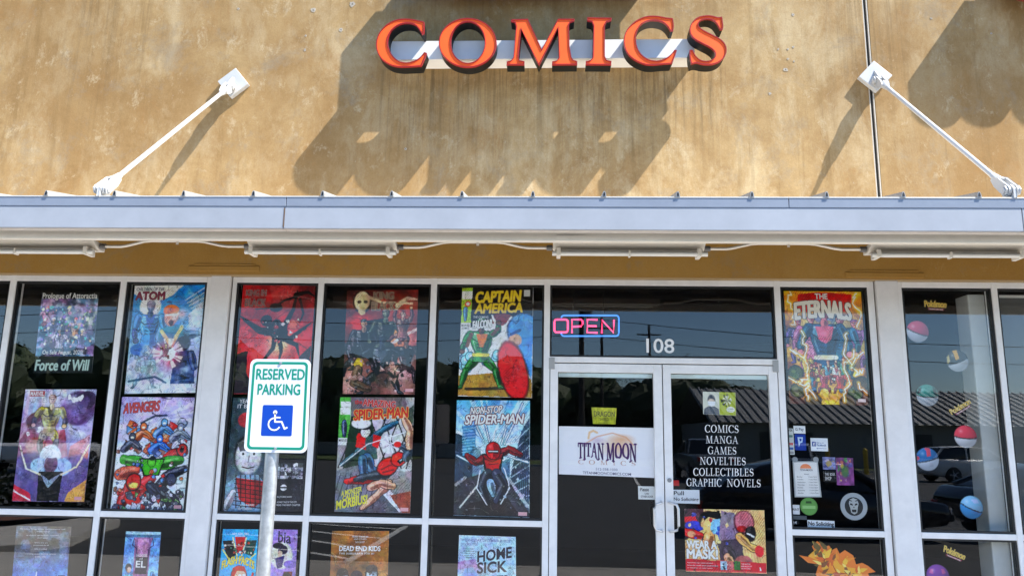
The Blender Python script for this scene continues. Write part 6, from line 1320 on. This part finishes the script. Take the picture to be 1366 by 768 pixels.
# 20 fiery poster
a = Art(1.45, 110).grad((.85, .5, .15), (.3, .18, .1), 0, 130); a.noise(4, 24, .35).ell(52, 60, 46, 40, (.42, .48, .6), .9, soft=.6).noise(11, 14, 1, (1, .78, .25), .45)
a.poly([(18, 4), (44, 1), (62, 1), (88, 4), (84, 26), (50, 30), (16, 26)], (.7, .1, .1))
a.ell(50, 118, 44, 30, (.95, .72, .2), .95).ell(50, 116, 34, 24, (.72, .42, .12), .9).ell(50, 128, 26, 14, (1, .9, .5), .7, soft=1)
gold = [(.6, .35, .5), (.85, .55, .5), (.75, .4, .45), (.55, .3, .5)]
for x, y, k, c, h in ((16, 44, 9, (.38, .3, .55), (.3, .2, .45)), (88, 46, 10, (.62, .38, .62), (.45, .2, .4)), (33, 44, 13, (.75, .45, .6), (.85, .6, .4)), (70, 46, 13, (.18, .38, .48), (.1, .1, .14))): a.hero(x, y + 12, k, c, tuple(v * .8 for v in c), (.85, .5, .5), h, (-1.6, 1.6), (1.5, 1.8), (-.7, 4), (.7, 4), ink_w=.8)
a.hero(50, 56, 17, (.1, .3, .42), (.12, .34, .46), (.82, .46, .5), (.4, .16, .2), (-1.9, 1.4), (1.8, 1.5), (-1.0, 4.2), (1.0, 4.2), (.9, .85, .7), ink_w=.9).poly([(38, 46), (62, 46), (58, 62), (50, 68), (42, 62)], (.78, .36, .45))
for k, (x, y) in enumerate([(30, 96), (40, 104), (52, 100), (62, 102), (72, 96), (46, 112), (66, 112), (24, 92)]): a.hero(x, y, 5, [(.72, .2, .22), (.8, .65, .3), (.3, .5, .6), (.85, .85, .8), (.2, .45, .4), (.6, .2, .3)][k % 6], (.5, .15, .2), (.9, .6, .5), (.4, .2, .2), (-2, -1), (2, 1), (-1.4, 3.6), (1.2, 3.6), face=False, ink_w=.7)
for cx, cy, cc in ((10, 106, (.26, .3, .14)), (12, 128, (.3, .32, .16)), (30, 140, (.3, .26, .16)), (84, 130, (.24, .3, .16)), (92, 118, (.28, .2, .12)), (74, 142, (.3, .24, .14))): a.ell(cx, cy, 11, 10, (.1, .08, .05)).ell(cx, cy, 9, 8, cc).ell(cx - 3, cy - 2, 3, 2, (.5, .5, .3), .6)
for k, p in enumerate((((8, 0), (4, 14), (12, 30), (8, 44)), ((94, 2), (88, 16), (98, 30), (92, 46)), ((4, 76), (20, 86), (26, 100), (22, 120), (34, 138)), ((98, 78), (84, 92), (86, 108), (96, 100)), ((70, 140), (76, 122), (72, 100), (86, 76)), ((0, 112), (18, 116), (24, 110)), ((20, 52), (26, 72), (22, 90)), ((78, 54), (74, 76), (82, 94)), ((90, 118), (100, 130)), ((24, 140), (26, 122), (14, 120)))): a.bolt(p, k)
a.noise(15, 8, .2)
o, f = sheet('poster', [(1045.5, 388), (1148.5, 389), (1158.5, 540.5), (1053.5, 538)], a, 'fiery orange poster of a group with lightning round them, right of the doors', 'poster', PG)
outlined('title', 'THE', (.4, .022, .56, .07), f, o, WHITE_T, ink((.3, .05, .05)), {'bold': .03, 'd': .0008}, .02)
arch2 = lambda x, y, u, v: (u, v + .05 * (x - .5) ** 2 * 2 - (.04 * (1 - abs(x - .5) * 2) * (y - .5) * 0))
outlined('title', 'ETERNALS', (.13, .085, .85, .235), f, o, ink((.93, .91, .86)), ink((.2, .05, .05)), {'bold': .05, 'warp': arch2, 'd': .0008}, .02); tagbox(o, f, (.87, .945, .97, .972), (.95, .85, .84))
# flame decal below, cut out of vinyl
def poly_sheet(name, px, cols, label, cat, Y=.0445):
    o = None
    for k, (pts, c) in enumerate(zip(px, cols)):
        lp = [W(x, y, Y) for x, y in pts]
        mb = MB().prism([(p.x, p.z) for p in lp], Y - .0012 - .00012 * k, Y - .00012 * k + .0); b = mb.build(name if k == 0 else 'flame', ink(c), o)
        if k == 0: o = tag(b, label, cat)
    return o
fl = [(1066, 740), (1078, 742), (1086, 734), (1083, 728), (1090, 721), (1100, 728), (1106, 727), (1110, 733), (1116, 730), (1120, 738), (1127, 733), (1138, 740), (1142, 752), (1150, 750), (1158, 754), (1168, 762), (1158, 764), (1162, 775), (1150, 790), (1104, 790), (1098, 774), (1088, 766), (1092, 752), (1078, 750)]
fl2 = [(1078, 741), (1090, 730), (1100, 733), (1106, 742), (1114, 742), (1120, 752), (1132, 756), (1146, 758), (1150, 766), (1140, 780), (1112, 784), (1106, 766), (1096, 758), (1098, 746), (1088, 746)]
fl3 = [(1088, 738), (1097, 734), (1102, 744), (1110, 750), (1116, 762), (1128, 764), (1134, 776), (1118, 778), (1110, 762), (1100, 750)]
rf_ = random.Random(8); fls, fcs = [fl, fl2, fl3], [(.95, .5, .08), (.98, .7, .15), (.75, .28, .05)]
for k in range(64):
    x, y = rf_.choice([(1090, 738), (1104, 744), (1128, 752), (1148, 764), (1112, 764), (1134, 778), (1098, 756), (1120, 786)]); x += rf_.gauss(0, 6); y += rf_.gauss(0, 5)
    L_ = rf_.uniform(6, 17); an = rf_.uniform(-2.9, -.3); w_ = L_ * rf_.uniform(.18, .32); cx, sx = math.cos(an), math.sin(an); bend_ = rf_.uniform(-.3, .3) * L_
    q_ = [(0, 0), (.3 * L_, -w_), (.65 * L_, -w_ * .6 + bend_ * .4), (L_, bend_), (.6 * L_, w_ * .5 + bend_ * .3), (.25 * L_, w_ * .8)]
    fls.append([(x + a_ * cx - b_ * sx, y + a_ * sx + b_ * cx) for a_, b_ in q_]); fcs.append(rf_.choice([(.98, .78, .2), (.97, .6, .1), (.9, .42, .06), (1, .9, .45), (.55, .3, .08), (.4, .32, .08)]))
fcs[0] = (.95, .5, .08)
poly_sheet('flame_decal', fls, fcs, 'orange and yellow flame decal in the lower window right of the doors', 'decal')

# ---------------------------------------------------------------- small stickers right of the doors
GS = 'small stickers beside the doors'
o, f = note('sticker', [(1050, 571), (1058, 571.2), (1060.2, 606), (1051.6, 606)], (.82, .84, .82), [('VISA', .15, .02, .85, .12)], 'narrow pale strip of payment marks at the jamb', 'sticker', group=GS)
for v, c in ((.25, (.35, .5, .45)), (.55, (.8, .2, .12)), (.72, (.2, .4, .7)), (.88, (.6, .6, .6))): plate('payment_mark', f, [(.2, v), (.85, v), (.85, v + .09), (.2, v + .09)], .0004, .0007, ink(c), o)
note('sticker', [(1058.3, 567.5), (1074, 567.8), (1074.6, 578), (1059, 577.6)], (.92, .93, .93), [('G Pay', .14, .25, .86, .75)], 'small white payment sticker above the blue one', 'sticker', col=(.35, .36, .38), group=GS)
o, f = note('sticker', [(1060, 578.6), (1074.3, 579), (1075.6, 600.4), (1061, 600)], (.06, .22, .62), [], 'blue sticker with a pale squared mark', 'sticker', group=GS)
plate('mark', f, [(.25, .18), (.75, .18), (.68, .52), (.48, .55), (.34, .8)], .0004, .0007, ink((.75, .85, .95)), o, [(.4, .27), (.46, .45), (.6, .42), (.62, .27)])
o, f = note('sticker', [(1081, 583.7), (1104, 584.3), (1104.8, 601.6), (1082, 601)], (.9, .92, .94), [('Find us on', .35, .3, .75, .4), ('Facebook', .35, .45, .9, .62), ('@titanmoon', .33, .74, .9, .84)], 'white sticker with a small blue square mark', 'sticker', col=(.2, .35, .6), group=GS)
fb = plate('mark', f, [(.08, .28), (.29, .28), (.29, .64), (.08, .64)], .0004, .0007, ink((.1, .25, .6)), o); lettering('lettering', [('f', (.14, .34, .24, .62), {'bold': .03, 'd': .0009})], f, WHITE_T, fb)
o, f = note('hours_sign', [(1057.3, 614.8), (1090.8, 615), (1096, 662.6), (1060.2, 662.6)], (.9, .9, .89), [], 'white card of opening hours hung on two suction cups', 'sign')
plate('frame', f, [(0, 0), (1, 0), (1, 1), (0, 1)], .0002, .0008, ink((.7, .72, .72)), o, [(.05, .03), (.05, .97), (.95, .97), (.95, .03)])
plate('emblem', f, [(.5 + .22 * math.cos(math.pi * k / 14), .2 - .13 * math.sin(math.pi * k / 14)) for k in range(15)][::-1], .0004, .0007, ink((.93, .55, .35)), o)
scribble('lettering', f, o, [('TITAN MOON', .27, .215, .76, .27), ('Hours', .42, .34, .6, .375)] + [(d_, .13, .42 + .075 * k, .13 + .035 * len(d_), .455 + .075 * k) for k, d_ in enumerate(('Monday', 'Tuesday', 'Wednesday', 'Thursday', 'Friday', 'Saturday', 'Sunday'))] + [('11am-7pm', .58, .42 + .075 * k, .9, .455 + .075 * k) for k in range(7)], (.15, .15, .18))
for px in (1060.5, 1088.5):
    c = W(px, 612.5, .04); cup = MB().tube([c, c + Vector((0, .008, 0)), c + Vector((0, .02, 0))], [.022, .015, .007], 14).build('suction_cup', mat('clear_rubber', (.3, .32, .33), .15), o)
def mini(px, seed, cols, label):
    a = Art(1.2, 40, cols[0]); a.noise(seed, 30, .5).shards(seed, 26, (8, 8, 92, 112), 16, cols, None).ell(50, 60, 22, 26, cols[-1], .8, soft=.6); return sheet('card', px, a, label, 'card', 'small pictures beside the hours card', .0445)
mini([(1097, 609), (1114, 609.5), (1115, 626), (1098, 625.6)], 3, [(.5, .52, .72), (.75, .7, .85), (.3, .3, .5), (.7, .6, .3)], 'small pale violet picture, upper left of the trio')
o, f = mini([(1098.4, 628), (1115.4, 628.4), (1116.2, 642.4), (1099.2, 642)], 5, [(.06, .06, .07), (.12, .12, .13), (.03, .03, .03)], 'small black picture with white lettering, below the pale violet one'); scribble('lettering', f, o, [('THE', .1, .15, .4, .4), ('BOOK', .5, .15, .9, .4), ('SHOP', .1, .5, .6, .85)], (.85, .85, .85))
mini([(1115, 609.8), (1138, 610.4), (1139.6, 647), (1116.6, 646.4)], 9, [(.5, .25, .5), (.75, .4, .35), (.85, .7, .3), (.35, .3, .6), (.25, .5, .25)], 'small purple picture with a green mark, tallest of the trio')
def disc(cx, cy, r, label, cat, layers, group, Y=.0445, name='decal'):
    """round decal; layers: (list of outlines in unit coords, colour)"""
    c = W(cx, cy, Y); R = (W(cx + r, cy, Y) - c).length
    base = [(c.x + R * math.cos(6.2832 * k / 36), c.z + R * math.sin(6.2832 * k / 36)) for k in range(36)]
    o = MB().prism(base, Y - .0006, Y + .0006).build(name, ink(layers[0][1]), None); tag(o, label, cat, group)
    g = o.data; ctr = Vector((c.x, Y, c.z)); g.transform(Matrix.Translation(-ctr)); o.location = ctr
    for k, (pts, col) in enumerate(layers[1:]):
        MB().prism([(c.x + R * x, c.z + R * y) for x, y in pts], Y - .0008 - .0002 * (k + 1), Y - .0007 - .0002 * k).build('print', ink(col), o)
    return o
circ = lambda x, y, r, n=20: [(x + r * math.cos(6.2832 * k / n), y + r * math.sin(6.2832 * k / n)) for k in range(n)]
arc = lambda a0, a1, r=.97, n=18: [(r * math.cos(math.radians(a0 + (a1 - a0) * k / n)), r * math.sin(math.radians(a0 + (a1 - a0) * k / n))) for k in range(n + 1)]
o = disc(1079, 675, 11.6, 'round green sticker with pale words low beside the doors', 'sticker', [(None, (.32, .55, .22)), (circ(0, 0, .9), (.36, .6, .26)), ([(-.75, -.25), (.75, -.25), (.75, .1), (-.75, .1)], (.55, .75, .45)), ([(-.35, .35), (.35, .35), (.3, .6), (-.3, .6)], (.12, .28, .08))], GS)
disc(1139, 675, 18, 'round grey ring decal with a pale snarling face', 'decal', [(None, (.62, .65, .67)), (circ(0, 0, .68, 32), (.05, .06, .07)), ([(-.36, .2), (-.3, .5), (0, .62), (.3, .5), (.36, .2), (.28, -.1), (.22, -.45), (0, -.58), (-.22, -.45), (-.28, -.1)], (.66, .68, .68)), ([(-.28, .12), (-.06, .06), (-.1, .2), (-.26, .24)], (.05, .05, .06)), ([(.06, .06), (.28, .12), (.26, .24), (.1, .2)], (.05, .05, .06)), ([(-.06, -.1), (.06, -.1), (0, .02)], (.08, .08, .09)), ([(-.18, -.22), (.18, -.22), (.14, -.42), (-.14, -.42)], (.06, .05, .05)), ([(-.34, .42), (-.1, .36), (-.12, .42), (-.3, .5)], (.2, .2, .2)), ([(.1, .36), (.34, .42), (.3, .5), (.12, .42)], (.2, .2, .2))], None)
note('sticker', [(1054.6, 672.6), (1066.4, 673), (1067, 685.6), (1055.2, 685.2)], (.88, .89, .9), [('PRINT', .05, .36, .95, .62)], 'small white sticker with a bold word at the jamb', 'sticker', group=GS)
note('sticker', [(1055.4, 686.8), (1076, 687.6), (1076.3, 692.8), (1055.6, 692)], (.32, .35, .37), [], 'thin grey strip above the white notice', 'sticker', group=GS)
note('sticker', [(1055.6, 693.8), (1065.8, 694.2), (1066, 699), (1055.8, 698.6)], (.05, .05, .06), [('24', .1, .1, .7, .9)], 'tiny black sticker with white digits left of the white notice', 'sticker', col=(.8, .8, .8), group=GS)
note('notice', [(1077, 692.9), (1113.2, 694.4), (1113.6, 704.3), (1077.4, 702.8)], (.88, .9, .92), [('No Soliciting', .03, .16, .97, .9)], 'white notice at the foot of the window right of the doors', bold=.03)
# round two-tone decals in the right window
GD = 'round decals in the right window'
def ball(cx, cy, r, top, band, low, rot, label, extra=None):
    """a round print of a two-tone glossy ball"""
    Y = .0445; c = W(cx, cy, Y); R = (W(cx + r, cy, Y) - c).length
    c_, s_ = math.cos(math.radians(-rot)), math.sin(math.radians(-rot))
    def inside(p, x, y):
        k = False
        for i in range(len(p)):
            (x0, y0), (x1, y1) = p[i - 1], p[i]
            if (y0 > y) != (y1 > y) and x < (x1 - x0) * (y - y0) / (y1 - y0) + x0: k = not k
        return k
    vs, cs, fs = [(0, 0, 0)], [], []
    NR, NA = 16, 56
    for i in range(1, NR + 1):
        for j in range(NA):
            an = 6.2832 * j / NA; q = i / NR; vs.append((R * q * math.cos(an), 0, R * q * math.sin(an)))
    for x, _, z in vs:
        x, z = x / R, z / R; u, v = x * c_ - z * s_, x * s_ + z * c_
        col = top if v > -.05 + .12 * (1 - u * u) * -1 else low
        for pts, cc in (extra or []):
            if inside(pts, u, v): col = cc
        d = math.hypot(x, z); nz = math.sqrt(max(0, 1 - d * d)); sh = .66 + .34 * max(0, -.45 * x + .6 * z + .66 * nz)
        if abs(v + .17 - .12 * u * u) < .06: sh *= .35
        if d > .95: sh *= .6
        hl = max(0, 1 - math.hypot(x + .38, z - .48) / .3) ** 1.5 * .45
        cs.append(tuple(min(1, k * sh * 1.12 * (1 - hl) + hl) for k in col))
    for j in range(NA): fs.append((0, 1 + (j + 1) % NA, 1 + j))
    for i in range(NR - 1):
        for j in range(NA): a0, a1 = 1 + i * NA + j, 1 + i * NA + (j + 1) % NA; fs.append((a0, a1, a1 + NA, a0 + NA))
    nb_ = len(vs); vs += [(x, .001, z) for x, _, z in vs[-NA:]]; cs += [(.6, .6, .6)] * NA
    fs.append(tuple(range(nb_, nb_ + NA)))
    me = bpy.data.meshes.new('decal'); me.from_pydata(vs, [], fs); at = me.color_attributes.new('Col', 'FLOAT_COLOR', 'POINT')
    at.data.foreach_set('color', np.array([(*lin(k), 1) for k in cs], 'f').ravel()); me.materials.append(PRINT)
    o = bpy.data.objects.new('decal', me); COL.objects.link(o); o.location = (c.x, Y, c.z)
    return tag(o, label, 'decal', GD)
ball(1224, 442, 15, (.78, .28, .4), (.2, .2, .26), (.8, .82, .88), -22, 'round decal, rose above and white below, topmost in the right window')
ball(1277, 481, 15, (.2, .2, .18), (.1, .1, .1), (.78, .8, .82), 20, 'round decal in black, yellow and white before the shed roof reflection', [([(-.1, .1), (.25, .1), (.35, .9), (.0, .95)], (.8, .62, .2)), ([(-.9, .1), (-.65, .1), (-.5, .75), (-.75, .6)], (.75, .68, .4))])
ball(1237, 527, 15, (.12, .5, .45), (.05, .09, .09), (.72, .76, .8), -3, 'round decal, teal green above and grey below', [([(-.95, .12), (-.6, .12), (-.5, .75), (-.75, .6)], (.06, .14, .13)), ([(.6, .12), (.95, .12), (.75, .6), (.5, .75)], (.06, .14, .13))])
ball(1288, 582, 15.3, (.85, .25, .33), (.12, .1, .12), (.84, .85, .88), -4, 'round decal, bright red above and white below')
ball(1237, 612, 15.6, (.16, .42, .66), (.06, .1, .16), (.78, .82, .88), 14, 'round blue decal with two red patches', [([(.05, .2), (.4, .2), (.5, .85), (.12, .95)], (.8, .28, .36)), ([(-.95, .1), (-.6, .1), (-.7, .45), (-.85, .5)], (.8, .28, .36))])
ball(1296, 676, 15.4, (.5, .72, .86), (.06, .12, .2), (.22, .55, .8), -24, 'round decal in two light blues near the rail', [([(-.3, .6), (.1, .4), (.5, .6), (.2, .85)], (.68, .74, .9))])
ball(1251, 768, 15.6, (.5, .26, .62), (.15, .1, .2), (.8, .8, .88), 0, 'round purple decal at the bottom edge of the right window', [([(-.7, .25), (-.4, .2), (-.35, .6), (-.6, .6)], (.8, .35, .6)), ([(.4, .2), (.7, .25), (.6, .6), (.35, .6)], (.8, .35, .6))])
def logo(q, label):
    f = warp_quad([W(x, y, .0445) for x, y in q]); o = empty('logo_decal', tuple(W(q[3][0], q[3][1], .0445)), label, 'decal', 'small word decals in the right window')
    bow = lambda x, y, u, v: (u, v - .1 * (1 - (2 * x - 1) ** 2) * (.5 if y > .5 else 0) + .0)
    outlined('word', 'Pokémon', (0, 0, 1, .66), f, o, ink((.85, .72, .3)), ink((.1, .12, .25)), {'bold': .05, 'warp': bow}, .02)
    pl_ = plate('bar', f, [(.12, .76), (.95, .76), (.9, 1), (.16, 1)], 0, .0004, ink((.5, .12, .22)), o); lettering('lettering', [('TRADING CARD GAME', (.2, .83, .87, .94), {'d': .0007, 'bold': .02})], f, WHITE_T, pl_)
logo([(1233, 401), (1263, 402.5), (1261, 414.5), (1234, 413)], 'small gold word decal at the top of the right window')
logo([(1266, 547), (1292, 531), (1297, 541), (1272, 556)], 'small gold word decal tilted upward beside the teal decal')
logo([(1260, 727), (1289, 739), (1284, 749.5), (1258, 739)], 'small gold word decal tilted downward below the rail')

# ---------------------------------------------------------------- neon sign
neon = empty('neon_sign', tuple(W(782, 450, .11)), 'pink and blue neon OPEN sign in the window above the doors', 'neon sign')
PK = mat('neon_pink', (.9, .1, .3), .3, emit=(1.0, .04, .13, 1.1)); BL = mat('neon_blue', (.1, .3, .9), .3, emit=(.03, .2, .75, .6))
NY = .10
def nt(name, pts, m, r=.0078):
    P = [W(x, y, NY) for x, y in pts]; out = []
    return MB().tube(P, r, 8).build(name, m, neon, smooth=True)
def rr_px(x0, y0, x1, y1, r, close=True):
    o = []
    for cx, cy, a0 in ((x1 - r, y0 + r, -90), (x1 - r, y1 - r, 0), (x0 + r, y1 - r, 90), (x0 + r, y0 + r, 180)):
        for k in range(5): a = math.radians(a0 + 22.5 * k); o.append((cx + r * math.cos(a), cy + r * math.sin(a)))
    return o + [o[0]] if close else o
bl = rr_px(748.5, 420.5, 825.5, 448, 4, False)
nt('border_tube', [(748.5, 424)] + bl[16:] + bl[:14] + [(748.5, 444.5)], BL, .0066)
lt = NY
nt('letter_o', rr_px(739.5, 426, 757.5, 443, 3.2), PK)
nt('letter_p', [(763, 444), (763, 426)] + [(775, 426), (777.2, 428), (777.4, 432), (775.5, 435), (763.5, 435.6)], PK)
nt('letter_e', [(797, 426.3), (783.6, 426), (783.3, 443.2), (797, 443.6)], PK); nt('letter_e', [(783.5, 434.6), (796, 434.9)], PK)
nt('letter_n', [(802.8, 444.5), (803, 426.6), (818.6, 443.6), (819, 426.4)], PK)
back = MB().box((W(739, 450, .13).x, .125, W(739, 450, .13).z), (W(827, 450, .13).x, .13, W(739, 418, .13).z))
for px in (765, 805):
    p = W(px, 418, .12); MB().tube([(p.x, .12, p.z - .15), (p.x, .12, ZHB - .02)], .002, 5).build('hanging_chain', BLACKINK, neon)
